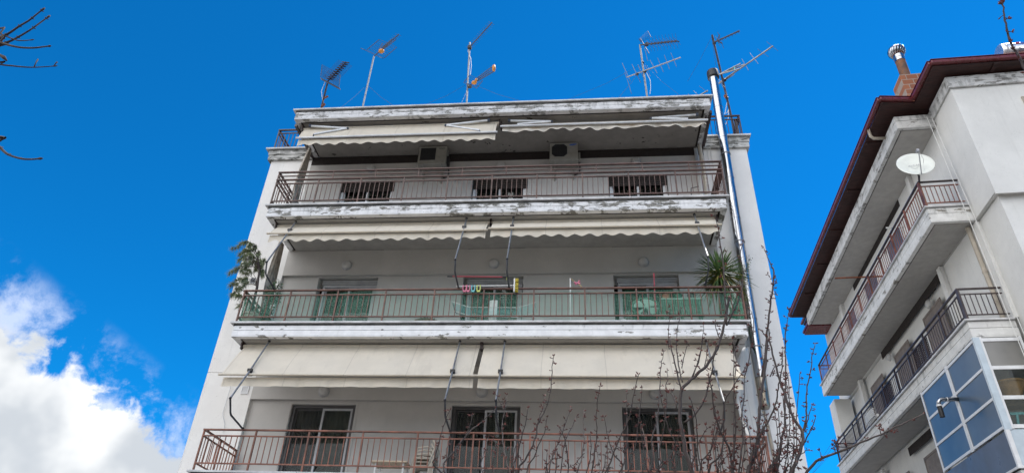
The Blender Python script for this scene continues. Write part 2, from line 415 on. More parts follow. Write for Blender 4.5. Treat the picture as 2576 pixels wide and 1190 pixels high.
M_white = mat('white_plastic', (.72, .72, .70), .45, var=.05)
M_cream = mat('cream_plastic', (.46, .42, .35), .5, var=.05)
M_beige = mat('beige_table_top', (.62, .50, .36), .5, var=.06)
M_green = mat('green_plastic', (.02, .13, .07), .4, var=.15)
M_greenl = mat('pale_green_plastic', (.24, .42, .33), .5, var=.1)
M_yel = mat('yellow_bristles', (.58, .46, .06), .8, var=.2, scale=40)
M_pink = mat('pink_plastic', (.62, .18, .26), .4, var=.05)
M_cyan = mat('turquoise_plastic', (.14, .48, .50), .4, var=.05)
M_lime = mat('lime_plastic', (.55, .60, .16), .4, var=.05)
M_red = mat('red_enamel', (.36, .03, .05), .35, var=.05)
M_wood = mat('bamboo_wood', (.46, .34, .17), .6, var=.15)
M_blue = mat('blue_plastic', (.05, .12, .45), .4)
M_gutter = mat('dark_red_gutter', (.13, .020, .024), .3, var=.12, scale=3)
M_soff = mat('stained_roof_boards', (.05, .016, .013), .7, scale=3, stretch=(1, 8, 1), col2=(.022, .008, .007))
M_tile = mat('roof_tiles', (.30, .12, .07), .8, var=.2)
M_brick = None
M_dish = mat('white_enamel_dish', (.74, .77, .72), .45, var=.03)
M_tank = mat('tank_steel', (.75, .76, .78), .25, .9, var=.05)
M_orange = mat('orange_plastic', (.62, .24, .03), .45, var=.1)
M_alu = mat('aluminium_rod', (.075, .09, .125), .7, 0.0, var=.1, spec=.25)
M_wire = mat('thin_dark_wire', (.04, .045, .06), .6)
M_cable = mat('white_cable', (.66, .66, .64), .6, var=.05)
M_mast = mat('dark_mast', (.045, .040, .052), .65, 0.0, var=.3, scale=8, spec=.25)
M_rust = mat('rusty_bracket', (.22, .07, .03), .8, var=.3, scale=20)
M_panel = mat('blue_grey_panel', (.085, .10, .135), .35, var=.06, scale=1.5)
M_panell = mat('pale_blue_panel', (.48, .56, .62), .4, var=.05)
M_screen = mat('woven_brown_screen', (.050, .034, .036), .8, var=.25, scale=40)
M_ground = mat('dusty_asphalt', (.11, .10, .092), .95, var=.15, scale=.8, bump=.3)
M_road = mat('street_asphalt', (.075, .073, .07), .9, var=.2, scale=1.5, bump=.3)
M_pave = mat('pavement_slabs', (.26, .24, .215), .9, var=.12, scale=2)

def frosted(name, c1, c2):
    m = bpy.data.materials.new(name); m.use_nodes = True; t = NT(m.node_tree); p = t.n['Principled BSDF']
    oc = t.new('ShaderNodeTexCoord').outputs['Object']
    t.set(p.inputs['Base Color'], t.mix(t.ramp(t.noise(oc, .9, 3), .3, .7), c1, c2))
    p.inputs['Roughness'].default_value = .28; p.inputs['Specular IOR Level'].default_value = .7
    return m
M_frost = frosted('frosted_blue_glass', (.040, .074, .120), (.078, .118, .165))
M_frostg = frosted('frosted_grey_glass', (.10, .10, .095), (.20, .195, .18))
def brickmat():
    m = bpy.data.materials.new('orange_hollow_brick'); m.use_nodes = True; t = NT(m.node_tree); p = t.n['Principled BSDF']
    oc = t.new('ShaderNodeTexCoord').outputs['Object']
    b = t.new('ShaderNodeTexBrick'); t.set(b.inputs['Vector'], t.mapv(oc, (1, 1, 1), rot=(R_(90), 0, R_(0))))
    for k, v in (('Color1', (.30, .115, .055, 1)), ('Color2', (.20, .075, .04, 1)), ('Mortar', (.30, .25, .21, 1))): b.inputs[k].default_value = v
    b.inputs['Scale'].default_value = 1; b.inputs['Brick Width'].default_value = .3; b.inputs['Row Height'].default_value = .19; b.inputs['Mortar Size'].default_value = .012
    c = t.mix(t.math('MULTIPLY', t.ramp(t.noise(oc, 9, 6, .7), .5, .7), .5), b.outputs[0], (.16, .09, .06))
    t.set(p.inputs['Base Color'], c); p.inputs['Roughness'].default_value = .9
    return m
M_brick = brickmat()

# ---------------------------------------------------------------- ground
tag(MB().grid(lambda u, v: (-900 + 1800 * u, -900 + 1800 * v, 0), 6, 6).build('ground', M_ground), None, None, kind='structure')
tag(MB().box((-300, -24, -.1), (300, -15.5, .004)).build('road', M_road), None, None, kind='structure')
mp = MB(); mp.box((-300, -15.5, -.1), (300, -15.3, .14)).box((-300, -15.3, -.1), (300, -8.5, .13))
tag(mp.build('pavement', M_pave), None, None, kind='structure')

# ================================================================ main apartment building
BX0, BX1, BY, BD = -1.10, 11.50, 1.50, 12.5
RX0, RX1 = 0.05, 10.42                                         # the balcony bay between the two end walls
B = thing('apartment_building', 'tall cream apartment block with three balconies of brown railings and cream awnings', 'apartment building', (5.2, 7, 0))
DOORS = {5: [(1.01, 2.47), (4.51, 5.94), (7.99, 9.45)], 4: [(.95, 2.42), (4.49, 5.91), (8.0, 9.48)], 3: [(.99, 2.41), (4.5, 5.95), (8.05, 9.47)]}
w = MB()
for a, b in ((BX0, RX0), (RX1, BX1)):
    w.box((a, BY, 7.12), (b, BY + .3, 13.2)); w.box((a, BY, 0), (b, BY + .3, 7.10)); w.box((a + .01, BY + .012, 7.10), (b - .01, BY + .28, 7.12))
w.box((BX0, BY + .3, 0), (BX0 + .25, BD, 13.2)); w.box((BX1 - .25, BY + .3, 0), (BX1, BD, 13.2)); w.box((BX0 + .25, BD - .25, 0), (BX1 - .25, BD, 13.2))
w.box((BX0 + .25, BY + .3, 12.9), (BX1 - .25, BD - .25, 13.2))
w.box((RX0, BY + .002, 0), (RX1, BY + .28, 4.25))
w.build('end_wall', M_wall, B)
i = MB()
def wallrow(y, z0, z1, zo, doors, zb):
    xs = RX0
    for a, b in doors:
        i.box((xs, y, z0), (a, y + .22, z1)); i.box((a, y, zo), (b, y + .22, z1)); xs = b
    i.box((xs, y, z0), (RX1, y + .22, z1))
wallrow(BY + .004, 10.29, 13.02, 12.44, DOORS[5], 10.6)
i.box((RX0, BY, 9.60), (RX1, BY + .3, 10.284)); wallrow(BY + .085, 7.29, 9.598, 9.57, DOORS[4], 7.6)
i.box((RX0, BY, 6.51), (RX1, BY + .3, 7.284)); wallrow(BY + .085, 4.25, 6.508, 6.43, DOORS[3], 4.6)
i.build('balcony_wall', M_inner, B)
MB().box((RX0, BY - .001, 13.022), (RX1, BY + .28, 13.284)).build('recess_shade_band', M_slot, B)  # flush band, no real recess: its shade is put into the colour
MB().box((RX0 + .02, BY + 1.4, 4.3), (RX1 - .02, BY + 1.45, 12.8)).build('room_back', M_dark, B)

# roof edge over the end walls
for a, b in ((BX0 - .09, .06), (RX1, BX1 + .07)):
    t_ = MB(); t_.box((a, BY - .07, 13.2), (b, BY + .3, 13.36)); t_.box((a - .015, BY - .085, 13.365), (b if b < 1 else b + .015, BY + .3, 13.53))
    t_.box((a + .0, BY + .3, 13.2), (a + .25 if b < 1 else b, BD, 13.53)) if b < 1 else t_.box((b - .25, BY + .3, 13.2), (b, BD, 13.53))
    t_.build('parapet', M_top, B)
for a, b, c_, z_ in ((BX0 - .19, .06, BY - .14, 13.58), (RX1, BX1 + .14, BY - .14, 13.58)): MB().box((a, c_, 13.535), (b, BD, z_)).build('parapet_coping', M_lip, B)
MB().box((.07, 1.503, 13.535), (RX1 - .01, BD, 13.57)).build('roof', M_lip, B)

def slab(L, m, mc, x0=.08, x1=10.40, yb=BY):
    f = MB(); f.box((x0, 0, L - .178), (x1, yb - .003, L - .0755)); f.box((x0 + .012, .012, L - .192), (x1 - .012, yb - .004, L - .178)); f.box((x0 - .006, -.006, L - .30), (x1 + .006, yb - .003, L - .192))
    f.box((x0 - .006, -.006, L - .325), (x1 + .006, .125, L - .30)); f.box((x0 - .006, .125, L - .325), (x0 + .12, yb - .003, L - .30)); f.box((x1 - .12, .125, L - .325), (x1 + .006, yb - .003, L - .30))
    o = f.build('balcony_slab', m, B, bevel=.008)
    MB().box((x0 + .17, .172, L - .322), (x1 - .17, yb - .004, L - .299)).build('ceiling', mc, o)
    MB().box((x0 + .12, .126, L - .306), (x1 - .12, .171, L - .3005)).box((x0 + .121, .172, L - .306), (x0 + .169, yb - .01, L - .3005)).box((x1 - .169, .172, L - .306), (x1 - .121, yb - .01, L - .3005)).build('groove_shade', M_slot, o)  # dark strips colour in the shadow line of the groove
    c = MB(); n = 5
    for k in range(n):
        a = x0 - .08 + (x1 - x0 + .16) * k / n; b = x0 - .08 + (x1 - x0 + .16) * (k + 1) / n
        c.box((a + .002, -.055, L - .038), (b - .002, yb - .004, L))
    c.build('coping', M_lip, o, bevel=.004)
    MB().box((x0 - .012, -.010, L - .075), (x1 + .012, yb - .006, L - .039)).build('drip_edge', M_lipdark, o)  # strip coloured dark as the coping's shadow
    return o
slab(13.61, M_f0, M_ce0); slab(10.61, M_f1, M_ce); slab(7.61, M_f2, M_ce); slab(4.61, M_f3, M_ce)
# dark gutter strip round the underside of the roof slab
for a in (.02, 10.395): MB().box((a, .2, 13.24), (a + .065, 1.49, 13.33)).build('side_gutter', M_railblk, B)

def railing(parent, L, m, x0=.07, x1=10.43, yb=1.46, extra=False, top=.77, posts=10):
    g = MB(); y = .05
    def run(p, q):
        p = Vector(p); q = Vector(q); ln = (q - p).length; n = max(2, round(ln / .1151))
        for z in (.145, .655): g.bar(p + Vector((0, 0, L + z)), q + Vector((0, 0, L + z)), .034, .022)
        for k in range(1, n): 
            a = p.lerp(q, k / n) + Vector((rnd.uniform(-.004, .004) * abs(q.x - p.x) / ln, 0, 0)); g.bar(a + Vector((0, 0, L + .156)), a + Vector((0, 0, L + .644)), .014, .014)
    run((x0, y, 0), (x1, y, 0)); run((x0, y, 0), (x0, yb, 0)); run((x1, y, 0), (x1, yb, 0))
    o = g.build('balcony_railing', m, parent)
    def bars(z, w_, h):
        h_ = MB(); zz = L + z
        h_.bar((x0 - .02, y, zz), (x1 + .02, y, zz), w_, h); h_.bar((x0, y + w_ / 2, zz), (x0, yb, zz), w_, h); h_.bar((x1, y + w_ / 2, zz), (x1, yb, zz), w_, h)
        return h_
    bars(top, .052, .028).build('handrail', m, o, bevel=.004)
    if extra:
        bars(1.0, .052, .03).build('upper_handrail', m, o, bevel=.004); bars(.885, .03, .018).build('upper_rail', m, o)
    pm = MB()
    sp = (x1 - x0) / posts
    pp = [(x0 + sp * k, y) for k in range(posts + 1)] + [(x0, .75), (x0, yb), (x1, .75), (x1, yb)]
    first = None
    for a, b in pp:
        q = MB(); q.bar((a, b, L), (a, b, L + top - .014), .03, .03)
        if extra: q.bar((a + .32 if .1 < a < 10.2 and b < .1 else a, b, L + top + .014), (a + .32 if .1 < a < 10.2 and b < .1 else a, b, L + .985), .024, .024)
        q.build('post', m, o)
    return o
r5 = railing(B, 10.61, M_rail, extra=True); r4 = railing(B, 7.61, M_railmid); r3 = railing(B, 4.61, M_railred)
# terrace railings on the roof ends
def roofrail(xs, mir):
    g = MB(); L = 13.58; y = 1.60; a, b = xs
    for z, h in ((.06, .02), (.72, .022)): g.bar((a, y, L + z), (b, y, L + z), .034, h)
    for z, h in ((.06, .02), (.72, .022)): g.bar((mir, y, L + z), (mir, 5.5, L + z), .034, h)
    n = round(abs(b - a) / .115)
    for k in range(n + 1): x = a + (b - a) * k / n; g.bar((x, y, L + .06), (x, y, L + .72), .015, .015)
    for k in range(1, 34): g.bar((mir, y + k * .117, L + .06), (mir, y + k * .117, L + .72), .015, .015)
    o = g.build('terrace_railing', M_railblk, B)
    h = MB(); h.bar((a - .02, y, L + .84), (b + .02, y, L + .84), .055, .03); h.bar((mir, y, L + .84), (mir, 5.5, L + .84), .055, .03); h.build('handrail', M_railblk, o)
    for k, (x, yy) in enumerate([(mir, y), (a if mir != a else b, y), (mir, 2.6), (mir, 4.0)]): MB().bar((x, yy, L), (x, yy, L + .84), .03, .03).build('post', M_railblk, o)
roofrail((-1.2, .02), -1.2); roofrail((10.52, 11.5), 11.5)
# an extra brace plate at the right corner of the terrace
MB().box((11.36, 1.62, 13.62), (11.44, 1.64, 14.3)).build('brace_plate', M_railblk, B)

def pleats(x0, x1, y, z0, z1, amp, per):
    return MB().grid(lambda u, v: (x0 + (x1 - x0) * u, y + amp * math.sin(u * (x1 - x0) / per * 6.283 + .6 * math.sin(u * 9)), z0 + (z1 - z0) * v), max(8, int((x1 - x0) / per * 6)), 1)

def door(x0, x1, z0, z1, y, fl):
    """sliding balcony door: frame and stiles, two panes, curtain or shutter behind"""
    f = MB(); fw = .055; fm = {3: M_frame, 4: M_frame, 5: M_framew}[fl]; xm = (x0 + x1) / 2
    f.box((x0, y, z0), (x0 + fw, y + .1, z1)); f.box((x1 - fw, y, z0), (x1, y + .1, z1)); f.box((x0 + fw, y, z1 - fw), (x1 - fw, y + .1, z1)); f.box((x0 + fw, y, z0), (x1 - fw, y + .1, z0 + fw))
    ft = MB()
    o = f.build('window', fm if fl != 3 else M_framed, B)
    a0, a1, b0, b1 = (x0 + fw, xm + .03, z0 + fw, z1 - fw)
    def leaf(a, b, yy, st):
        q = MB(); q.box((a, yy, b0), (a + st, yy + .035, b1)); q.box((b - st, yy, b0), (b, yy + .035, b1)); q.box((a + st, yy, b1 - st), (b - st, yy + .035, b1)); q.box((a + st, yy, b0), (b - st, yy + .035, b0 + st))
        q.build('sash', M_framed if fl == 3 and yy > y + .03 else fm, o)
        MB().box((a + st, yy + .014, b0 + st), (b - st, yy + .02, b1 - st)).build('pane', M_glass, o)
    leaf(x0 + fw, xm + .03, y + .055, .036); leaf(xm - .03, x1 - fw, y + .015, .045)
    if fl == 3:
        pleats(x0 + fw, xm - .02, y + .17, z0, z1 - fw, .018, .085).build('curtain', M_cur, o); pleats(xm - .02, x1 - fw, y + .175, z0, z1 - fw, .015, .10).build('curtain', M_curg, o)
    elif fl == 4:
        q = MB(); n = 26
        for k in range(n): q.box((x0 + fw, y + .16 + .01 * (k % 2), z0 + (z1 - z0) * k / n), (x1 - fw, y + .18, z0 + (z1 - z0) * (k + .8) / n))
        q.build('inner_shutter', M_shutgr, o)
        q = MB()
        for k in range(3): q.box((x0 - .02, y - .02 - .004 * k, z1 + .005 + .04 * k), (x1 + .02, y + .05, z1 + .04 + .04 * k))
        q.build('shutter_box', M_shutg, o)
    else:
        q = MB()
        for k in range(8): q.box((x0 - .0, y - .028 + .006 * (k % 2), z1 - .036 * (k + 1)), (x1, y - .006, z1 - .036 * k - .006))
        q.build('roller_shutter', M_shut, o)
        pleats(x0 + fw, x1 - fw, y + .18, z0, z1 - .3, .012, .12).build('curtain', M_dark, o)  # near-black sheet in place of the unlit room behind the panes
    return o
for a, b in DOORS[5]: door(a + .02, b - .02, 10.6, 12.43, BY + .09, 5)
for a, b in DOORS[4]: door(a + .10, b - .03, 7.6, 9.42, BY + .20, 4)
for a, b in DOORS[3]: door(a + .015, b - .015, 4.6, 6.42, BY + .14, 3)
# door surround strips on the lowest balcony
for a, b in DOORS[3]:
    MB().box((a - .05, BY + .075, 4.62), (a - .012, BY + .084, 6.47)).box((b + .012, BY + .075, 4.62), (b + .05, BY + .084, 6.47)).box((a - .012, BY + .075, 6.435), (b + .012, BY + .084, 6.47)).build('door_surround', M_inner, B)
# niche sides above the middle-floor doors
for a, b in DOORS[4]: MB().box((a + .002, BY + .307, 9.42), (b - .002, BY + .32, 9.596)).build('shutter_lintel', M_inner, B)

# ---------------------------------------------------------------- wall fittings
lamps = [(5, 1.75, 12.84), (5, 5.22, 12.82), (5, 8.71, 12.85), (4, 1.62, 9.85), (4, 5.21, 9.85), (4, 8.70, 9.85), (3, 1.68, 6.68), (3, 5.13, 6.70), (3, 8.73, 6.69)]
fln = {5: 'top', 4: 'middle', 3: 'lowest'}; sdn = ['left', 'middle', 'right']
l0 = None
for k, (fl, x, z) in enumerate(lamps):
    lab = 'round frosted wall lamp on the %s balcony above its %s door' % (fln[fl], sdn[k % 3])
    y = BY + (.004 if fl == 5 else 0)
    if l0 is None:
        l0 = thing('wall_lamp', lab, 'wall lamp', (x, y, z), 'round lamps on the balcony walls')
        MB().lathe([(.125, 0), (.125, -.02), (.118, -.03)], (x, y, z), 24, 'Y').build('base_ring', M_frame, l0, smooth='auto')
        MB().lathe([(.112, -.03), (.114, -.055), (.10, -.085), (.07, -.10), (.03, -.105)], (x, y, z), 24, 'Y').build('lamp_shade', M_lamp, l0, smooth='auto')
    else: dup(l0, (x, y, z), lab)

def vent(name, lab, x0, x1, z0, z1, m1, m2):
    t = thing(name, lab, 'vent', ((x0 + x1) / 2, BY, z0)); f = MB()
    f.box((x0, BY - .02, z0), (x1, BY - .001, z0 + .02)); f.box((x0, BY - .02, z1 - .02), (x1, BY - .001, z1)); f.box((x0, BY - .02, z0 + .02), (x0 + .02, BY - .001, z1 - .02)); f.box((x1 - .02, BY - .02, z0 + .02), (x1, BY - .001, z1 - .02))
    f.build('frame', m1, t); g = MB(); n = 6
    for k in range(n): g.box((x0 + .02, BY - .014, z0 + .022 + (z1 - z0 - .044) * k / n), (x1 - .02, BY - .002, z0 + .022 + (z1 - z0 - .044) * (k + .62) / n))
    g.build('grille', m2, t)
vent('wall_vent', 'small white louvred vent on the end wall below the big lowest awning', -.20, -.03, 6.62, 6.80, M_framew, M_framew)
vent('wall_vent', 'small white framed vent with dark grille behind the potted pine', -.73, -.57, 9.36, 9.55, M_white, M_panel)

def aircon(x0, x1, lab, octo):
    y0, y1, z0, z1 = 1.12, 1.44, 12.66, 13.235
    t = thing('air_conditioner', lab, 'air conditioner', ((x0 + x1) / 2, 1.5, z0), 'air conditioner units under the top ceiling')
    MB().box((x0, y0, z0), (x1, y1, z1)).build('casing', M_ac, t, bevel=.015)
    xg = x0 + (x1 - x0) * .63
    p = [(x0 + .05, z0 + .10), (x0 + .05, z1 - .05), (xg, z1 - .05), (xg, z0 + .10)]
    if octo: c = .09; p = [(x0 + .05, z0 + .10 + c), (x0 + .05, z1 - .05 - c), (x0 + .05 + c, z1 - .05), (xg - c, z1 - .05), (xg, z1 - .05 - c), (xg, z0 + .10 + c), (xg - c, z0 + .10), (x0 + .05 + c, z0 + .10)]
    n = len(p); g = MB(); g.add([(a, y0 - .003, b) for a, b in p] + [(a, y0 - .012, b) for a, b in p], [tuple(range(n)), tuple(range(n, 2 * n))] + [(k, (k + 1) % n, n + (k + 1) % n, n + k) for k in range(n)])
    g.build('fan_grille', M_grille, t)
    r = MB()
    for k in range(n): a = p[k]; b = p[(k + 1) % n]; r.tube([(a[0], y0 - .008, a[1]), (b[0], y0 - .008, b[1])], .009, 6)
    r.build('grille_rim', M_ac, t)
    if octo:
        e = MB(); cx, cz = x1 - .125, z1 - .075; q = [(cx + .095 * math.cos(a) , cz + .026 * math.sin(a) + .012 * math.cos(a)) for a in [6.283 * k / 20 for k in range(20)]]
        e.add([(a, y0 - .003, b) for a, b in q] + [(a, y0 - .006, b) for a, b in q], [tuple(range(20)), tuple(range(20, 40))] + [(k, (k + 1) % 20, 20 + (k + 1) % 20, 20 + k) for k in range(20)]); e.build('badge', M_blue, t)
    else: MB().box((x1 - .20, y0 - .005, z1 - .085), (x1 - .05, y0 - .001, z1 - .068)).build('badge', M_blk, t)
    MB().box((x1, y0 + .1, z0 + .08), (x1 + .06, y1 - .05, z0 + .33)).build('valve_cover', M_ac if octo else M_blk, t, bevel=.015)
    for xb in (x0 + .11, x1 - .15):
        b = MB(); b.box((xb, y0 - .02, z0 - .035), (xb + .035, 1.50, z0 - .005)); b.box((xb, 1.47, z0 - .36), (xb + .035, 1.50, z0 - .036)); b.box((xb - .002, y0 - .022, z0 - .004), (xb + .037, y0 - .003, z0 + .09)); b.bar((xb + .0175, 1.46, z0 - .32), (xb + .0175, y0 + .12, z0 - .04), .02, .02)
        b.build('bracket', M_ac, t)
    MB().tube([(x1 + .03, 1.35, z0 + .1), (x1 + .05, 1.42, z0 - .05), (x1 + .02, 1.47, z0 - .15), (x1 - .1, 1.48, z0 - .2)], .02, 8).build('pipe', M_blk, t, smooth=True)
aircon(3.09, 3.83, 'air conditioner under the top ceiling with square grille and bar badge', False)
aircon(6.51, 7.23, 'air conditioner under the top ceiling with octagonal grille and oval badge', True)

# ---------------------------------------------------------------- awnings
def sheet(P00, P10, P01, P11, nu, nv, sag=0.0, wr=0.0, seed=0.0, nrm=(0, -1, .2)):
    nr = Vector(nrm)
    def fn(u, v):
        p = P00.lerp(P10, u).lerp(P01.lerp(P11, u), v)
        k = sag * math.sin(math.pi * v) + wr * math.sin(math.pi * v) * (math.sin(u * 23 + seed) * .5 + math.sin(u * 47 + 2 * seed + v * 3) * .35)
        return p + nr * k
    return MB().grid(fn, nu, nv)
def valance(a, b, y, h, wave, seed=0.0, n=96, per=.33, ragged=False, back=.045):
    """hanging frill from bar line a-b, scalloped (wave) at its lower edge"""
    def fn(u, v):
        p = a.lerp(b, u); s = (b.x - a.x) * u
        low = h - wave * (0.5 - .5 * math.cos(2 * math.pi * s / per))
        rip = .014 * math.sin(s * 9 + seed) * v + .008 * math.sin(s * 21 + seed * 2) * v
        if ragged: low += .02 * math.sin(s * 3.1) ; rip *= 2.2
        return (p.x, p.y + back + rip - .03 * v, p.z - .012 - low * v)
    return MB().grid(fn, n, 4)
def awning(lab, top, bar_, drop, wave, cloth, floor, x0, x1, folding=None, arms=(), hem=.0):
    ya, za = top; yb, zb = bar_
    t = thing('awning', lab, 'awning', ((x0 + x1) / 2, ya, za), 'cream awnings under the balconies')
    P00, P10, P01, P11 = Vector((x0, ya, za)), Vector((x1, ya, za)), Vector((x0, yb, zb)), Vector((x1, yb, zb))
    sheet(P00, P10, P01, P11, 70, 8, .015, .018 if floor == 3 else .008, x0).build('fabric', cloth, t, smooth=True)
    MB().tube([(x0 - .04, ya + .03, za + .02), (x1 + .04, ya + .03, za + .02)], .045, 12).build('roller', cloth, t, smooth='auto')
    MB().tube([(x0 - .05, yb, zb), (x1 + .05, yb, zb)], .024, 10).build('front_bar', M_arm if floor == 5 else M_fab, t, smooth='auto')
    valance(P01, P11, yb, drop, wave, x0, ragged=(cloth is M_fabold), back=.12 if floor == 3 else .06).build('valance', cloth, t, smooth=True)
    for q in (x0 - .075, x1 + .045): MB().box((q, ya - .05, za - .06), (q + .03, ya + .1, za + .10)).build('end_bracket', M_railblk, t)
    for pts in arms:
        x = pts[0][0]
        q = MB(); q.tube([pts[0], pts[1], pts[2]], .017, 8); o = q.build('arm', M_galv, t, smooth='auto')
        MB().tube([pts[2], pts[2] + (pts[3] - pts[2]) * .9, pts[3] + (pts[4] - pts[3]) * .05, pts[4]], .018, 8).build('lower_arm', M_bent, o, smooth='auto')
        for c, r in ((pts[0], .03), (pts[2], .026), (pts[4], .032)): MB().blob(c, r, 8, 6).build('joint', M_blk, o)
        j = MB(); c = pts[1]; j.box((c.x - .045, c.y - .03, c.z - .025), (c.x + .045, c.y + .03, c.z + .03)); j.box((c.x - .03, c.y - .0, c.z - .10), (c.x + .045, c.y + .05, c.z - .03))
        j.build('slider', M_blk, o)
    if folding:
        for m_, el, tp in folding:
            q = MB(); q.bar(m_, el, .035, .05); q.bar(el, tp, .032, .045); o = q.build('folding_arm', M_arm, t, bevel=.006)
            MB().box((m_.x - .03, m_.y - .03, m_.z - .03), (m_.x + .03, m_.y + .03, m_.z + .04)).build('mount', M_alu, o); MB().blob(el, .033, 8, 6).build('joint', M_alu, o); MB().bar(tp, (tp.x, tp.y, zb), .02, .02).build('hanger', M_alu, o)
    return t
V = Vector
# top floor: folding arms, left one lowered a little, right one almost rolled in and tattered
awning('top left awning with folding white arms and straight frill hanging lower', (.24, 13.16), (.02, 12.68), .215, .055, M_fab, 5, .30, 5.25,
       folding=[(V((.46, .16, 13.20)), V((1.46, .16, 13.08)), V((.68, .03, 12.80))), (V((5.04, .16, 13.20)), V((3.97, .16, 13.08)), V((4.86, .03, 12.76)))])
awning('top right awning rolled nearly in, its frill tattered and sagging', (.30, 13.12), (.10, 12.93), .15, .05, M_fabold, 5, 5.40, 10.26,
       folding=[(V((5.55, .2, 13.20)), V((6.60, .2, 13.13)), V((5.76, .12, 13.0))), (V((10.10, .2, 13.20)), V((9.0, .2, 13.13)), V((9.86, .12, 13.0)))])
def arm_(x, zm, kz, ky, el, el2, rail): return [V((x, .20, zm)), V((x, ky, kz)), V((x, el[0], el[1])), V((x, el2[0], el2[1])), V((x, .05, rail))]
A4 = lambda x: arm_(x, 10.27, 9.92, .03, (-.57, 8.72), (-.49, 8.48), 8.40)
A3 = lambda x: arm_(x, 7.27, 6.45, -.26, (-.70, 5.73), (-.54, 5.48), 5.40)
awning('middle left awning, half lowered on two tube arms with a scalloped frill', (.29, 10.20), (-.06, 9.78), .20, .06, M_fab, 4, .30, 5.20, arms=[A4(.72), A4(4.71)])
awning('middle right awning, half lowered, its scalloped frill ending near the yucca', (.29, 10.20), (-.06, 9.82), .21, .06, M_fab, 4, 5.31, 10.16, arms=[A4(5.77), A4(9.73)])
awning('lowest left awning, fully lowered with plain cloth hem above the stacked chairs', (.32, 7.20), (-.27, 6.36), .19, .0, M_fab, 3, .26, 5.20, arms=[A3(.82), A3(4.81)])
awning('lowest right awning, fully lowered behind the budding tree branches', (.32, 7.20), (-.27, 6.36), .20, .0, M_fab, 3, 5.29, 10.12, arms=[A3(5.72), A3(9.64)])

# side curtains tied back at the ends of the bays
def curtain(lab, path, w0, w1, m, zt, seed, fold=4):
    """a gathered cloth hanging along path (list of points), folded across its width"""
    n = len(path)
    def fn(u, v):
        q = v * (n - 1); k = min(int(q), n - 2); p = path[k].lerp(path[k + 1], q - k); wd = w0 + (w1 - w0) * math.sin(math.pi * min(1, v * 1.1)) 
        return (p.x + .03 * math.sin(u * fold * 6.28 + seed + v * 2), p.y + (u - .5) * wd, p.z)
    o = MB().grid(fn, 40, 24).build('side_curtain', m, None, smooth=True, solid=.006)
    return tag(o, lab, 'curtain', 'cloth side curtains at the balcony ends')
curtain('dirty tied back side curtain at left end of the top balcony', [V((.22, .9, 13.1)), V((.16, .95, 12.6)), V((.10, 1.0, 11.9)), V((.12, 1.05, 11.2)), V((.14, 1.1, 10.7))], .10, .34, M_fabdirty, 13, 1)
curtain('bundled grey side curtain with cords at right end of the top balcony', [V((10.28, 1.2, 13.1)), V((10.30, 1.22, 12.4)), V((10.30, 1.24, 11.6)), V((10.3, 1.25, 10.8))], .16, .24, M_fabold, 13, 2)
curtain('mouldy bundled side curtain beside the potted pine', [V((.14, .9, 10.15)), V((.10, .95, 9.6)), V((.08, 1.0, 9.0)), V((.12, 1.0, 8.3)), V((.22, .9, 7.7))], .18, .42, M_fabdirty, 10, 3)
le = [at(8, u, v, y=.62) for u, v in ((2092, 70), (2058, 300), (2050, 500), (2085, 650), (2132, 765))]; re_ = [at(8, u, v, y=1.28) for u, v in ((2150, 62), (2195, 300), (2232, 500), (2275, 650), (2295, 800))]
def cf(u, v):
    q = v * 4; k = min(int(q), 3); a = le[k].lerp(le[k + 1], q - k); b = re_[k].lerp(re_[k + 1], q - k); p = a.lerp(b, u); w_ = math.sin(math.pi * u)
    return (p.x + (.03 * math.sin(u * 11 + v * 2) + .02 * math.sin(u * 5 - v * 5)) * w_, p.y - .05 * w_ * math.sin(v * 4 + u * 7), p.z)
tag(MB().grid(cf, 36, 28).build('side_curtain', M_fabw, smooth=True, solid=.005), 'large white side curtain hanging at right end of the lowest balcony', 'curtain', 'cloth side curtains at the balcony ends')

# cords and thin pipes on the end walls
tag(MB().tube([at(7, 560, 372, y=1.46), at(7, 488, 610, y=1.46), at(7, 505, 700, y=1.47), at(7, 490, 765, y=1.47)], .008, 6).build('awning_crank', M_arm), 'thin white awning crank hanging on the left end wall', 'crank')
for k, (c, a, b) in enumerate([(3, (545, 260), (500, 440)), (3, (565, 260), (535, 440))]):
    tag(MB().tube([at(c, *a, y=1.46), at(c, *b, y=1.46), at(c, b[0] - 25, b[1] + 300, y=1.47)], .005, 5).build('thin_rope', M_cable), 'thin cord hanging on the wall at left of the top balcony', 'rope', 'cords at left of the top balcony')
for k, xx in enumerate((10.52, 10.60)):
    tag(MB().tube([(xx, 1.46, 13.2), (xx + .01, 1.47, 12.2), (xx - .02, 1.47, 10.7)], .006, 5).build('thin_rope', M_cable), 'thin cord hanging on the wall at right of the top balcony', 'rope', 'cords at right of the top balcony')

# stainless flue on the right end wall
F = thing('steel_flue', 'tall shiny stainless steel chimney pipe with black cap on right end wall', 'chimney pipe', (10.84, 1.26, 6.3))
zz = [6.95, 8.3, 9.6, 10.9, 12.1, 13.4, 14.45, 15.55]
for k in range(len(zz) - 1):
    x0 = 10.845 + .009 * (zz[k] - 7); x1 = 10.845 + .009 * (zz[k + 1] - 7); q = MB(); q.tube([(x0, 1.27, zz[k]), (x1, 1.27, zz[k + 1])], .113, 32); q.tube([(x1, 1.27, zz[k + 1] - .05), (x1, 1.27, zz[k + 1] - .02)], .119, 32); q.build('pipe_section', M_steel, F, smooth='auto')
MB().tube([(10.83, 1.27, 6.42), (10.845, 1.27, 6.94)], .112, 28).lathe([(.02, 0), (.08, .01), (.108, .06), (.112, .12)], (10.83, 1.27, 6.30), 28).build('end_cup', M_steelold, F, smooth='auto')
MB().lathe([(.125, 0), (.155, .01), (.158, .20), (.15, .24), (.05, .27)], (10.925, 1.27, 15.52), 28).build('rain_cap', M_blk, F, smooth='auto')
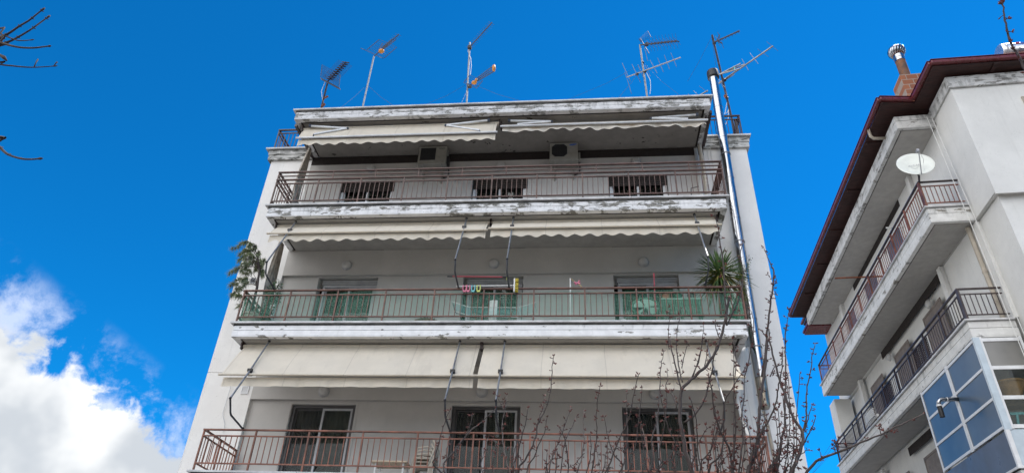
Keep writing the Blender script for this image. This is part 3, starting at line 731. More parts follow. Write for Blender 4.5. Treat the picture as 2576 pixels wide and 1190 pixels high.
for z in (7.6, 10.2, 12.8):
    b = MB(); b.tube([(10.85 + .009 * (z - 7), 1.27, z), (10.85 + .009 * (z - 7), 1.27, z + .03)], .121, 28); b.box((10.82, 1.38, z), (10.90, 1.50, z + .03)); b.build('wall_clamp', M_galv, F, smooth='auto')
tag(MB().tube([(10.80, 1.30, 6.28), (10.86, 1.40, 6.0), (10.90, 1.43, 5.2), (10.93, 1.43, 4.0), (10.93, 1.43, .2)], .035, 10).build('drain_pipe', M_pot, smooth=True), 'cream drain pipe running down below the steel flue', 'drain pipe')

# ================================================================ antennas on the roof
def rodset(mb, p0, p1, n, half, rad=.006, t0=.08, t1=.98, taper=.0):
    for k in range(n):
        t = t0 + (t1 - t0) * k / max(1, n - 1); c = p0.lerp(p1, t); h = half * (1 - taper * t); mb.bar(c - h, c + h, rad, rad)
def mast(t, p, q, r, m): return MB().tube([p, q], r, 10).build('mast', m, t, smooth='auto')
def reflector(t, c, right, up, fwd, w, h, n, m, ang=.45):
    """two angled grid panels behind the dipole"""
    for s in (-1, 1):
        d = (up * s * math.cos(ang) + fwd * math.sin(ang)).normalized()
        g = MB(); e0 = c + d * .04; e1 = c + d * h
        for sx in (-1, 1): g.bar(e0 + right * w * sx, e1 + right * w * sx, .016, .016)
        for k in range(n): p = e0.lerp(e1, k / (n - 1)); g.bar(p - right * w, p + right * w, .007, .007)
        g.build('reflector', m, t)
AY = 3.0
def base_of(p): return V((p.x, p.y, 13.57))
G_A = 'television aerials on the roof'
# 1: small dark aerial, far left
tp = at(21, 232, 715, y=AY); bt = at(21, 140, 1150, y=AY)
t = thing('roof_antenna', 'short dark television aerial, leftmost on the roof edge', 'antenna', base_of(bt), G_A)
mast(t, base_of(bt + (bt - tp) * .3), tp, .03, M_mast)
e = at(21, 530, 405, y=AY - .9); b = MB(); b.bar(tp, e, .03, .03); xr = V((.13, -.03, -.06)); rodset(b, tp, e, 10, xr, .03, .12, .98); rodset(b, tp, e, 18, V((.26, .0, -.16)), .006, .1, .95); b.build('boom', M_mast, t)
reflector(t, tp + V((.02, .1, .05)), V((.72, .2, -.35)).normalized(), V((-.2, .1, .95)).normalized(), V((.3, -.6, .25)).normalized(), .36, .48, 12, M_alu)
MB().tube([tp, at(21, 185, 720, y=AY), at(21, 125, 880, y=AY), at(21, 150, 1080, y=AY), bt], .008, 5).build('cable', M_cable, t)
MB().bar(at(21, 130, 1000, y=AY) + V((.06, 0, 0)), at(21, 235, 960, y=AY), .04, .05).bar(bt + V((0, -.05, 0)), bt + V((.07, -.05, .12)), .07, .05).build('clamp', M_rust, t)
# 2: big grid reflector with orange box
tp = at(21, 985, 310, y=AY); bt = at(21, 795, 1150, y=AY)
t = thing('roof_antenna', 'tall aerial with large grid reflector and orange box, second from left', 'antenna', base_of(bt), G_A)
mast(t, base_of(bt + (bt - tp) * .2), tp, .027, M_galv)
rt = V((.64, .0, -.42)).normalized(); up = V((.30, .35, .78)).normalized(); fw = V((.62, -.6, .3)).normalized()
reflector(t, tp + V((.03, -.03, .05)), rt, up, fw, .40, .66, 8, M_alu, .5)
e = at(1, 1430, 215, y=AY - .9); b = MB(); b.bar(tp, e, .028, .028); e2 = at(1, 1400, 265, y=AY - .9); b.bar(tp + (e2 - tp) * .35, e2, .022, .022); b.bar(tp + (e - tp) * .3 + V((0, 0, .1)), tp + (e - tp) * .75 + V((0, 0, .05)), .02, .02); rodset(b, tp, e, 9, V((.11, -.02, -.08)), .008, .4, .98); b.bar(at(21, 1060, 215, y=AY - .3), at(21, 1125, 95, y=AY - .3), .02, .02); b.build('boom', M_alu, t)
MB().blob(at(21, 1105, 225, y=AY - .35), (.10, .08, .085), 10, 7).build('dipole_box', M_orange, t, smooth=True)
for q in ((at(21, 445, 1145, y=2.4)), (at(21, 1330, 1135, y=2.4))): MB().tube([at(21, 872, 775, y=AY), at(21, 872, 775, y=AY).lerp(q, .5) + V((0, 0, -.06)), q], .004, 4).build('guy_wire', M_wire, t)
# 3: silver mast with two aerials
tp = at(22, 238, 335, y=AY); bt = at(22, 228, 1150, y=AY)
t = thing('roof_antenna', 'silver mast with two upward slanting aerials, one orange tipped', 'antenna', base_of(bt), G_A)
mast(t, base_of(bt + (bt - tp) * .2), tp, .028, M_galv)
s1 = at(22, 235, 395, y=AY - .03); e = at(22, 530, 70, y=AY - 1.0); b = MB(); b.bar(s1, e, .028, .028); rodset(b, s1, e, 16, V((.10, 0, -.075)), .007, -.04, .97, -.0); b.build('boom', M_alu, t)
MB().box(s1 - V((.06, .05, .07)), s1 + V((.06, .05, .05))).build('clamp', M_blk, t)
s2 = at(22, 240, 895, y=AY - .03); b = MB()
for (u0, v0, u1, v1) in ((320, 815, 545, 645), (325, 830, 545, 680), (335, 840, 550, 712)): b.bar(at(22, u0, v0, y=AY - .25), at(22, u1, v1, y=AY - 1.0), .020, .020)
b.bar(s2, at(22, 330, 825, y=AY - .25), .025, .025); rodset(b, at(22, 330, 840, y=AY - .25), at(22, 550, 712, y=AY - 1), 10, V((.05, 0, -.03)), .009); rodset(b, at(22, 320, 812, y=AY - .25), at(22, 545, 640, y=AY - 1), 10, V((.04, 0, -.03)), .009); b.build('boom', M_alu, t)
MB().blob(at(22, 555, 670, y=AY - 1.0), (.055, .08, .14), 10, 8).build('tip_cap', M_orange, t, smooth=True)
MB().blob(at(22, 295, 860, y=AY - .2), (.09, .07, .07), 8, 6).blob(at(22, 322, 828, y=AY - .25), (.05, .05, .07), 8, 6).build('dipole_box', M_orange, t, smooth=True)
reflector(t, s2 + V((0, .02, .02)), V((.66, 0, -.42)).normalized(), V((.2, .3, .85)).normalized(), V((.6, -.55, .3)).normalized(), .26, .36, 5, M_alu, .5)
MB().tube([s1, at(22, 210, 440, y=AY), at(22, 228, 485, y=AY), at(22, 250, 540, y=AY), at(22, 258, 640, y=AY), at(22, 245, 760, y=AY)], .008, 5).build('cable', M_cable, t)
MB().box(at(22, 232, 912, y=AY) - V((.06, .05, .04)), at(22, 232, 912, y=AY) + V((.07, .04, .05))).build('clamp', M_blk, t)
for q in (at(1, 1660, 905, y=2.4), at(22, 115, 1150, y=2.4), at(2, 225, 808, y=2.2)): p = at(22, 235, 860, y=AY); MB().tube([p, p.lerp(q, .5) + V((0, 0, -.08)), q], .004, 4).build('guy_wire', M_wire, t)
# 4: tall mast right of the middle, two booms pointing right
tp = at(23, 420, 310, y=AY); bt = at(23, 575, 1110, y=AY)
t = thing('roof_antenna', 'leaning mast with a spiky aerial on top and long rod aerial below', 'antenna', base_of(bt), G_A)
mast(t, base_of(bt + (bt - tp) * .1), tp, .03, M_galv)
e = at(23, 990, 248, y=AY - .5); b = MB(); b.bar(tp, e, .03, .03); b.build('boom', M_alu, t)
b = MB(); rodset(b, tp, e, 9, V((.06, -.05, -.09)), .026, .28, .99); rodset(b, tp, e, 9, V((.03, .1, -.24)), .007, .28, .99); rodset(b, tp, e, 9, V((.12, .1, -.06)), .007, .28, .99); b.blob(at(23, 525, 300, y=AY), (.07, .06, .09), 8, 6); b.build('director', M_mast, t)
g = MB(); ra, rb, rc, rd = at(23, 405, 215, y=AY), at(23, 540, 95, y=AY + .3), at(23, 590, 190, y=AY + .2), at(23, 440, 270, y=AY)
for k in range(10): g.bar(ra.lerp(rd, k / 9), rb.lerp(rc, k / 9), .0035, .0035)
g.bar(ra, rd, .015, .015); g.bar(rb, rc, .012, .012); ra, rb = at(23, 430, 210, y=AY), at(23, 560, 440, y=AY - .2)
g.bar(ra, rb, .018, .018); g.bar(ra + V((.12, .2, -.2)), rb + V((-.02, .3, 0)), .010, .010); g.build('reflector', M_mast, t)
s2, e = at(23, 215, 805, y=AY + .15), at(23, 1045, 500, y=AY - .45); b = MB(); b.bar(s2, e, .028, .028); b.build('boom', M_galv, t)
b = MB()
for (u0, v0, u1, v1) in ((148, 585, 275, 865), (298, 605, 435, 885), (390, 610, 485, 825), (575, 540, 685, 745), (690, 508, 780, 725), (795, 465, 873, 680), (892, 428, 980, 640), (500, 620, 580, 785), (225, 830, 292, 1055), (188, 730, 215, 805)): b.bar(at(23, u0, v0, y=AY + .2), at(23, u1, v1, y=AY - .3), .011, .011)
b.build('rod', M_alu, t)
for u, v, r in ((378, 755, .055), (495, 712, .06), (465, 580, .045)): MB().blob(at(23, u, v, y=AY), r, 8, 6).build('clamp', M_blk, t)
MB().tube([at(23, 520, 730, y=AY), at(23, 580, 850, y=AY), at(23, 585, 960, y=AY), at(23, 575, 1060, y=AY)], .008, 5).build('cable', M_cable, t)
for q in (at(2, 575, 785, y=2.3), at(2, 1035, 770, y=2.2), at(2, 1590, 745, y=2.3)): p = at(23, 480, 585, y=AY); MB().tube([p, p.lerp(q, .5) + V((0, 0, -.10)), q], .004, 4).build('guy_wire', M_wire, t)
# 5: far right mast behind the flue
A5 = 2.6
tp = at(24, 290, 125, y=A5); bt = at(24, 530, 1100, y=A5)
t = thing('roof_antenna', 'tall dark mast with long wide rod aerial behind the steel flue', 'antenna', base_of(bt), G_A)
mast(t, base_of(bt + (bt - tp) * .25), tp, .032, M_mast)
b = MB(); b.bar(at(24, 300, 215, y=A5), at(24, 615, 72, y=A5 - .5), .036, .036); b.bar(at(24, 352, 180, y=A5), at(24, 378, 122, y=A5), .03, .03); b.bar(at(24, 360, 200, y=A5), at(24, 412, 222, y=A5), .03, .02); rodset(b, at(24, 352, 200, y=A5), at(24, 605, 85, y=A5 - .5), 7, V((.03, .02, -.04)), .01); b.build('boom', M_alu, t)
b = MB(); b.bar(at(24, 135, 838, y=A5 + .4), at(24, 240, 780, y=A5 + .3), .03, .03); b.bar(at(24, 350, 705, y=A5 + .1), at(24, 1012, 252, y=A5 - .6), .034, .034); b.bar(at(24, 350, 715, y=A5), at(24, 550, 590, y=A5), .022, .022); b.build('boom', M_galv, t)
b = MB()
for (u0, v0, u1, v1) in ((935, 200, 1072, 310), (828, 288, 958, 380), (733, 332, 837, 465), (640, 405, 720, 542), (138, 728, 240, 800), (65, 780, 135, 840), (5, 820, 25, 845), (360, 638, 440, 740), (355, 88, 428, 280), (330, 135, 382, 252), (400, 700, 470, 840)): b.bar(at(24, u0, v0, y=A5 + .1), at(24, u1, v1, y=A5 - .1), .010, .010)
b.build('rod', M_alu, t)
b = MB()
for u, v in ((628, 460), (670, 470), (615, 520)): b.bar(at(24, 370, 590, y=A5 - .05), at(24, u, v, y=A5 - .35), .028, .028)
b.build('folded_element', M_galv, t)
MB().bar(at(24, 548, 490, y=A5 - .25), at(24, 560, 545, y=A5 - .25), .03, .03).build('tie', M_cyan, t)
for u, v, r in ((436, 655, .06), (315, 220, .055), (465, 870, .05)): MB().blob(at(24, u, v, y=A5), r, 8, 6).build('clamp', M_blk, t)
MB().bar(at(24, 440, 835, y=A5 - .03), at(24, 462, 862, y=A5 - .03), .07, .06).build('junction_box', M_rust, t)
MB().tube([at(24, 470, 905, y=A5), at(24, 440, 1060, y=A5), at(24, 470, 1040, y=A5), at(24, 485, 1000, y=A5), at(24, 480, 1110, y=A5), at(24, 450, 1180, y=A5)], .009, 5).build('cable', M_cable, t)
for q in (at(24, 0, 670, y=A5), at(24, 345, 560, y=A5 + .4)): p = at(24, 283, 145, y=A5); MB().tube([p, p.lerp(q, .5) + V((0, 0, -.05)), q], .004, 4).build('guy_wire', M_wire, t)

# ================================================================ things on the middle balcony
nt_ = MB().grid(lambda u, v: (.09 + 10.32 * u, .085 + .012 * math.sin(u * 60) * math.sin(v * 3), 7.63 + (.70 + .045 * math.sin(u * 31) * (1 if u < .5 else .4)) * v), 130, 6)
tag(nt_.build('balcony_net', M_net, smooth=True), 'green netting stretched along the inside of the middle balcony railing', 'netting')
tag(MB().grid(lambda u, v: (.095, .1 + 1.3 * u, 7.63 + .66 * v), 12, 2).grid(lambda u, v: (10.40, .1 + 1.3 * u, 7.63 + .66 * v), 12, 2).build('side_net', M_netd), 'dark green netting on the two side railings of the middle balcony', 'netting')

def tuft(mb, p, d, n, ln, spread, w=.004, droop=.0):
    for _ in range(n):
        q = (d + V((rnd.uniform(-1, 1), rnd.uniform(-1, 1), rnd.uniform(-1, 1))) * spread).normalized()
        l = ln * rnd.uniform(.7, 1.15); e = p + q * l + V((0, 0, -droop * l)); sdv = q.orthogonal().normalized() * w
        m = p.lerp(e, .55) + V((0, 0, .1 * droop * l)); b = len(mb.v)
        mb.v += [tuple(p - sdv), tuple(p + sdv), tuple(m + sdv * .8), tuple(m - sdv * .8), tuple(e)]; mb.f += [(b, b + 1, b + 2, b + 3), (b + 3, b + 2, b + 4)]
# potted pine
P0 = V((.22, .32, 7.62))
t = thing('potted_pine', 'scruffy potted pine leaning out past the left end of the middle balcony', 'potted plant', P0)
MB().lathe([(.14, 0), (.19, .26), (.21, .27), (.21, .31), (.17, .31)], P0, 20).build('pot', M_pot, t, smooth='auto')
tr = MB(); nd = MB()
trunkp = [P0 + V((0, 0, .28)), V((.20, .30, 8.1)), V((.20, .25, 8.6)), V((.16, .22, 9.0)), V((.02, .22, 9.35)), V((-.12, .22, 9.6))]
tr.tube(trunkp, [.035, .032, .028, .022, .015, .006], 7)
ends = [(25, 100, 130), (25, 170, 90), (25, 255, 60), (25, 320, 95), (25, 390, 120), (25, 440, 190), (25, 200, 200), (25, 260, 180), (25, 330, 220), (25, 190, 280), (25, 280, 290), (25, 360, 330), (25, 430, 300), (25, 480, 360), (25, 90, 430), (25, 60, 460), (25, 150, 400), (25, 220, 420), (25, 300, 440), (25, 400, 420), (25, 470, 440), (25, 100, 610), (25, 70, 630), (25, 150, 560), (25, 240, 560), (25, 160, 680), (25, 230, 640), (25, 110, 760), (25, 160, 780), (25, 85, 750), (25, 250, 250), (25, 310, 160), (25, 520, 300), (25, 500, 480), (25, 350, 260), (25, 290, 350), (25, 230, 340), (25, 420, 360), (25, 240, 480), (25, 180, 910)]
for c, u, v in ends:
    e = at(c, u, v, y=.22 + rnd.uniform(-.22, .25))
    # branch leaves the trunk a little below and bends
    zt = min(9.55, max(8.3, e.z - rnd.uniform(-.1, .3))); k = min(range(len(trunkp)), key=lambda i_: abs(trunkp[i_].z - zt)); s = trunkp[max(1, k)]
    m = s.lerp(e, .5) + V((0, rnd.uniform(-.08, .08), .10)); pts = [s, s.lerp(m, .5) + V((0, 0, .05)), m, m.lerp(e, .6) + V((0, 0, .03)), e]
    tr.tube(pts, [.007, .006, .005, .0035, .002], 5)
    for q in (pts[2].lerp(pts[3], rnd.random()), pts[3], pts[3].lerp(e, .5), e):
        tuft(nd, q, (e - m).normalized() + V((0, 0, -.1)), 38, .12, 1.0, .0042, .3)
tr.build('trunk', M_bark, t, smooth=True); nd.build('needles', M_needle, t)

def leaves(mb, c, r, n, size, flat=1.0):
    for _ in range(n):
        d = V((rnd.gauss(0, 1), rnd.gauss(0, 1), rnd.gauss(0, 1))); d.normalize(); p = c + V((d.x * r[0], d.y * r[1], d.z * r[2])) * (rnd.random() ** .4)
        a = V((rnd.uniform(-1, 1), rnd.uniform(-1, 1), rnd.uniform(-1, 1))).normalized(); b2 = a.cross(d).normalized() * size * .4; a = a * size
        b = len(mb.v); mb.v += [tuple(p - a), tuple(p + b2), tuple(p + a), tuple(p - b2)]; mb.f += [(b, b + 1, b + 2, b + 3)]
def potplant(name, lab, p, h, r, n, size, m, pm, potr=.12, poth=.2, grp=None, stem=True):
    t = thing(name, lab, 'potted plant', p, grp); MB().lathe([(potr * .75, 0), (potr, poth * .9), (potr * 1.1, poth * .92), (potr * 1.1, poth), (potr * .85, poth)], p, 18).build('pot', pm, t, smooth='auto')
    st = MB()
    for k in range(5): st.tube([p + V((0, 0, poth * .95)), p + V((rnd.uniform(-.5, .5) * r[0], rnd.uniform(-.5, .5) * r[1], poth + h * .5)), p + V((rnd.uniform(-.8, .8) * r[0], rnd.uniform(-.8, .8) * r[1], poth + h))], [.008, .006, .003], 5)
    st.build('stem', M_barkd, t)
    lf = MB(); leaves(lf, p + V((0, 0, poth + h * .62)), r, n, size); lf.build('foliage', m, t)
potplant('leafy_pot_plant', 'bushy green plant rising behind the handrail beside the bundled curtain', V((.52, .45, 7.62)), 1.05, (.20, .18, .42), 420, .036, M_leaf, M_terra)
potplant('leafy_pot_plant', 'dark low plant in the left corner behind the green net', V((.30, .75, 7.62)), .5, (.16, .2, .26), 220, .038, M_leaf, M_pot)
potplant('flower_pot', 'low round clay bowl of sprouting plants left of the drying rack', V((4.05, .42, 7.62)), .16, (.26, .12, .10), 90, .03, M_leaf, M_terra, .30, .12)
# yucca at the right end
Y0 = V((10.08, .5, 7.62)); yc = V((10.15, .48, 8.93))
t = thing('potted_yucca', 'spiky yucca in a wide pot at the right end of the middle balcony', 'potted plant', Y0)
MB().lathe([(.22, 0), (.28, .12), (.31, .13), (.31, .16), (.25, .16)], Y0, 22).build('pot', M_pot, t, smooth='auto')
MB().tube([Y0 + V((0, 0, .1)), Y0 + V((.03, 0, .6)), yc + V((0, 0, -.05))], [.06, .05, .05], 10).build('trunk', M_barkd, t, smooth=True)
def blades(n, lo, hi, ln, m, drp):
    b_ = MB()
    for k in range(n):
        az = rnd.uniform(0, 6.283); el = R_(rnd.uniform(lo, hi)); d = V((math.cos(az) * math.cos(el), math.sin(az) * math.cos(el) * .8, math.sin(el))); l = ln * rnd.uniform(.75, 1.1)
        sdv = d.cross(V((0, 0, 1))).normalized() * .017; st = yc + d * .03 + V((0, 0, rnd.uniform(-.12, .1)))
        pr = None
        for j in range(6):
            q = j / 5; p = st + d * l * q + V((0, 0, -drp * l * q * q)); wv = sdv * (.55 + 1.2 * q) * (1 - q) ** .55 + sdv * .05; s = len(b_.v); b_.v += [tuple(p - wv), tuple(p + V((0, 0, -.004))), tuple(p + wv)]
            if pr is not None: b_.f += [(pr, pr + 1, s + 1, s), (pr + 1, pr + 2, s + 2, s + 1)]
            pr = s
    b_.build('leaf_rosette', m, t)
blades(150, -15, 85, .64, M_yucca, .16); blades(70, -55, 15, .62, M_yuccay, .35); blades(60, -70, -10, .68, M_yucca, .30)
tl = MB(); vine = MB()
tag_t = thing('climbing_plant', 'straggly climber with sparse dark leaves between yucca and steel flue', 'climbing plant', (10.58, .9, 7.61))
for k in range(9):
    x = 10.5 + rnd.uniform(-.02, .25); p = [V((10.56 + rnd.uniform(-.06, .06), .9, 7.62)), V((x, .8 + rnd.uniform(-.15, .15), 8.3)), V((x + rnd.uniform(-.1, .22), .75, 8.9)), V((x + rnd.uniform(-.15, .3), .75 + rnd.uniform(-.1, .1), 9.2 + rnd.uniform(0, .5)))]
    vine.tube(p, [.007, .006, .005, .003], 5)
    for j in range(14): a = rnd.randrange(1, 3); leaves(tl, p[a].lerp(p[a + 1], rnd.random()), (.07, .07, .06), 3, .022)
vine.build('stem', M_barkd, tag_t); tl.build('foliage', M_leaf, tag_t)

# broom and mop hung on the awning arms
yy = -.02
a, b_ = at(28, 500, 384, y=yy), at(28, 1480, 371, y=yy)
t = thing('broom', 'white broom with yellow bristle head hung sideways over the railing', 'broom', (a + b_) / 2)
MB().tube([a, b_], .011, 8).build('handle', M_white, t, smooth='auto')
c = at(28, 1510, 370, y=yy); MB().box((c.x - .045, c.y - .03, c.z - .155), (c.x - .015, c.y + .03, c.z + .155)).build('head', M_white, t, bevel=.006)
br = MB()
for k in range(60): zz_ = c.z - .15 + .30 * rnd.random(); yq = c.y + rnd.uniform(-.028, .028); br.bar((c.x - .015, yq, zz_), (c.x + .05 + rnd.uniform(-.006, .006), yq + rnd.uniform(-.01, .01), zz_ + rnd.uniform(-.01, .01)), .012, .012)
br.build('bristles', M_yel, t)
a, b_ = at(28, 420, 218, y=.0), at(28, 1350, 228, y=.0)
t = thing('mop_handle', 'red pole with black ends tied across two awning arms', 'mop handle', (a + b_) / 2)
MB().tube([a, b_], .0125, 8).build('pole', M_red, t, smooth='auto'); MB().tube([a + (a - b_) * .075, a + (b_ - a) * .02], .015, 8).tube([b_ + (a - b_) * .07, b_ + (b_ - a) * .01], .0145, 8).build('grip', M_blk, t); MB().tube([b_, b_ + V((.02, -.01, -.03)), b_ + V((.0, -.01, -.08))], .006, 6).build('hook', M_lime, t)
for u, m_, lab in ((643, M_pink, 'pink hanger clip on the broom stick, leftmost'), (705, M_pink, 'pink hanger clip on the broom stick beside the turquoise one'), (788, M_cyan, 'turquoise hanger clip on the white broom stick'), (880, M_lime, 'lime green hanger clip on the white broom stick')):
    c = at(28, u, 420, y=yy - .015); q = MB(); q.tube([c + V((-.028, 0, .075)), c + V((-.036, 0, .0)), c + V((-.03, 0, -.05)), c + V((-.012, 0, -.072)), c + V((.012, 0, -.072)), c + V((.03, 0, -.05)), c + V((.036, 0, 0)), c + V((.028, 0, .075))], .0125, 8)
    q.box((c.x - .03, c.y - .008, c.z - .085), (c.x + .03, c.y + .008, c.z - .045)); q.tube([c + V((-.03, 0, .07)), c + V((-.03, .03, .08))], .01, 6).tube([c + V((.03, 0, .07)), c + V((.03, .03, .08))], .01, 6)
    tag(q.build('hanger_clip', m_, smooth='auto'), lab, 'hanger clip', 'coloured clips on the broom stick')
# clothes drying rack
t = thing('drying_rack', 'folding wire clothes rack standing behind the green net', 'drying rack', V((5.1, .75, 7.61)))
yy = .62; g = MB(); top_ = []
A_, B_2 = at(28, 725, 738, y=yy), at(28, 1540, 745, y=yy); wl, wr = at(28, 440, 650, y=yy), at(28, 1840, 660, y=yy)
for dy in (0, .45): g.tube([wl + V((0, dy, 0)), A_ + V((0, dy, 0)), B_2 + V((0, dy, 0)), wr + V((0, dy, 0))], .009, 6)
for p in (wl, A_, B_2, wr): g.tube([p, p + V((0, .45, 0))], .009, 6)
g.build('frame', M_white, t); g = MB()
for k in range(1, 9): g.bar(A_ + V((0, .05 * k, 0)), B_2 + V((0, .05 * k, 0)), .005, .005); g.bar(wl + V((0, .05 * k, 0)), A_ + V((0, .05 * k, 0)), .005, .005); g.bar(B_2 + V((0, .05 * k, 0)), wr + V((0, .05 * k, 0)), .005, .005)
g.build('wires', M_cyan, t)
for s, (u0, u1) in enumerate(((780, 930), (1480, 1290))):
    q = MB()
    for dy in (0, .45): e = at(28, u1, 945, y=yy); q.tube([at(28, u0, 765, y=yy) + V((0, dy, 0)), V((e.x, e.y + dy, 7.62))], .010, 6)
    q.build('leg', M_rust, t)
q = MB(); q.tube([wl, at(28, 470, 790, y=yy), at(28, 500, 840, y=yy), at(28, 640, 880, y=yy)], .007, 6); q.build('support_wire', M_alu, t)
# white towel / cover hanging behind the rack
tag(pleats(5.24, 5.42, 1.0, 8.0, 8.62, .01, .09).build('towel', M_white, smooth=True, solid=.008), 'white towel hanging behind the drying rack', 'towel')
c = at(28, 1460, 880, y=1.1); bl = MB().grid(lambda u, v: (5.3 + .75 * u, 1.05 + .1 * math.sin(u * 9 + v * 4), 7.62 + .42 * v * (.6 + .4 * math.sin(u * 3.0 + .4))), 14, 6)
tag(bl.build('laundry_bag', M_white, smooth=True, solid=.02), 'white bag slumped on the floor behind the drying rack', 'bag')
# pole with ribbon
t = thing('clothes_pole', 'white pole with a bamboo strut and pink ribbon above the railing', 'pole', (at(6, 690, 690, y=.35).x, .35, 7.61))
a = at(6, 692, 342, y=.35); MB().tube([(a.x, .35, 7.62), a], .014, 8).build('pole', M_white, t); MB().tube([a, at(6, 790, 412, y=.3)], .010, 6).build('strut', M_wood, t)
c = at(6, 752, 382, y=.31); q = MB()
for dx, dz in ((-.07, .015), (.05, .05), (.06, -.02), (-.04, -.035)): q.tube([c, c + V((dx, -.01, dz))], [.012, .024], 6)
q.build('ribbon', M_pink, t)
tag(MB().tube([at(6, 1414, 470, y=.5), at(6, 1408, 318, y=.5)], .011, 8).tube([at(6, 1408, 330, y=.5), at(6, 1407, 298, y=.5)], .015, 8).tube([V((at(6, 1414, 470, y=.5).x, .5, 7.62)), at(6, 1414, 470, y=.5)], .011, 8).build('red_stick', M_red), 'thin red stick with dark tip standing before the right balcony door', 'stick')
# green garden chair with round back
t = thing('garden_chair', 'green plastic chair with round slotted back behind the middle railing', 'chair', (8.57, .55, 7.61))
cc = V((8.57, .50, 8.17)); q = MB(); ring = [cc + V((.27 * math.cos(a), .0, .21 * math.sin(a))) for a in [6.283 * k / 28 for k in range(29)]]
q.tube(ring, .018, 8); q.build('back_frame', M_green, t, smooth=True)
q = MB()
for a0, a1 in ((15, 105), (120, 215), (-60, 0), (180, 240)):
    n_ = 10; pts = [(0, 0)] + [(.95 * .26 * math.cos(R_(a0 + (a1 - a0) * k / n_)), .95 * .20 * math.sin(R_(a0 + (a1 - a0) * k / n_))) for k in range(n_ + 1)]
    q.add([cc + V((x, -.004, z)) for x, z in pts] + [cc + V((x, .008, z)) for x, z in pts], [tuple(range(len(pts))), tuple(range(len(pts), 2 * len(pts)))])
q.build('back_panel', M_greenl, t)
MB().box((8.32, .53, 7.95), (8.83, .98, 7.98)).build('seat', M_green, t, bevel=.01)
for x, y in ((8.34, .55), (8.80, .55), (8.34, .95), (8.80, .95)): MB().bar((x, y, 7.61), (x, y, 7.95), .035, .035).build('leg', M_green, t)
q = MB()
for x in (8.34, 8.80): q.tube([(x, .52, 7.96), (x, .50, 8.12), (x, .6, 8.16), (x, .9, 8.16), (x, .95, 7.96)], .016, 6)
q.build('armrest', M_green, t)
tag(MB().grid(lambda u, v: (8.02 + .50 * u, .52 + .05 * math.sin(u * 7) + .25 * v * 0, 7.62 + (.26 + .07 * math.sin(u * 8) - .05 * u) * v), 16, 4).build('white_cloth', M_white, smooth=True, solid=.02), 'white cloth draped behind the netting left of the green chair', 'cloth')
# green slatted crate stand with pots on it
t = thing('plant_stand', 'green slatted stand carrying pots behind the right part of the railing', 'plant stand', (9.3, .55, 7.61))
q = MB()
for k in range(22): q.box((8.89 + k * .038, .50, 7.98), (8.915 + k * .038, .52, 8.35))
q.build('slats', M_green, t); MB().box((8.87, .49, 8.35), (9.74, .85, 8.375)).box((8.87, .49, 7.96), (9.74, .53, 7.98)).build('top', M_greenl, t)
for x in (8.92, 9.69): MB().bar((x, .53, 7.61), (x, .53, 7.96), .035, .035).bar((x, .80, 7.61), (x, .80, 8.35), .035, .035).build('leg', M_green, t)
MB().bar((9.1, .54, 8.3), (9.5, .54, 7.64), .02, .02).bar((9.5, .56, 8.3), (9.1, .56, 7.64), .02, .02).build('brace', M_greenl, t)
for k, (x, m_, lab) in enumerate(((9.02, M_terra, 'brown clay pot at left on the green stand'), (9.27, M_green, 'green pot in the middle of the green stand'), (9.55, M_blk, 'black pot with pale flowers at right on the green stand'))):
    potplant('flower_pot', lab, V((x, .62, 8.376)), .08, (.10, .09, .05), 60, .02, M_leaf if k < 2 else M_white, m_, .085, .13, 'pots on the green stand')

# odds and ends behind the railings
tag(MB().box((1.12, .95, 7.615), (1.72, 1.3, 7.90)).box((1.10, .93, 7.90), (1.74, 1.32, 7.93)).build('storage_box', M_white, bevel=.01), 'white storage box on the floor before the left door of the middle balcony', 'box')
for k, (p, e, lab) in enumerate((((4, 220, 605), (4, 400, 662), 'white drying wire sloping right down behind the top railing'), ((4, 850, 655), (4, 940, 628), 'short white drying wire before the right door of the top balcony'))):
    tag(MB().tube([at(*p, y=1.2), at(*e, y=.9)], .009, 6).build('drying_wire', M_white), lab, 'wire')
a = at(4, 1688, 562, y=1.1); tag(MB().tube([at(4, 1690, 625, y=1.1), a, at(4, 1755, 545, y=1.1)], .014, 6).build('bent_pipe', M_framed), 'small bent grey pipe on a stub at right of the top balcony', 'pipe')
for k, (xx, m_) in enumerate(((10.20, M_cable), (10.245, M_white), (10.36, M_cable))):
    tag(MB().tube([(xx, 1.44, 13.2), (xx + .01, 1.45, 12.3), (xx - .01, 1.45, 11.4), (xx, 1.45, 10.65)], (.02, .028, .012)[k], 8).build('wall_pipe', m_, smooth=True), 'white pipe running down the right corner of the top balcony', 'pipe', 'pipes in the right corner of the top balcony')

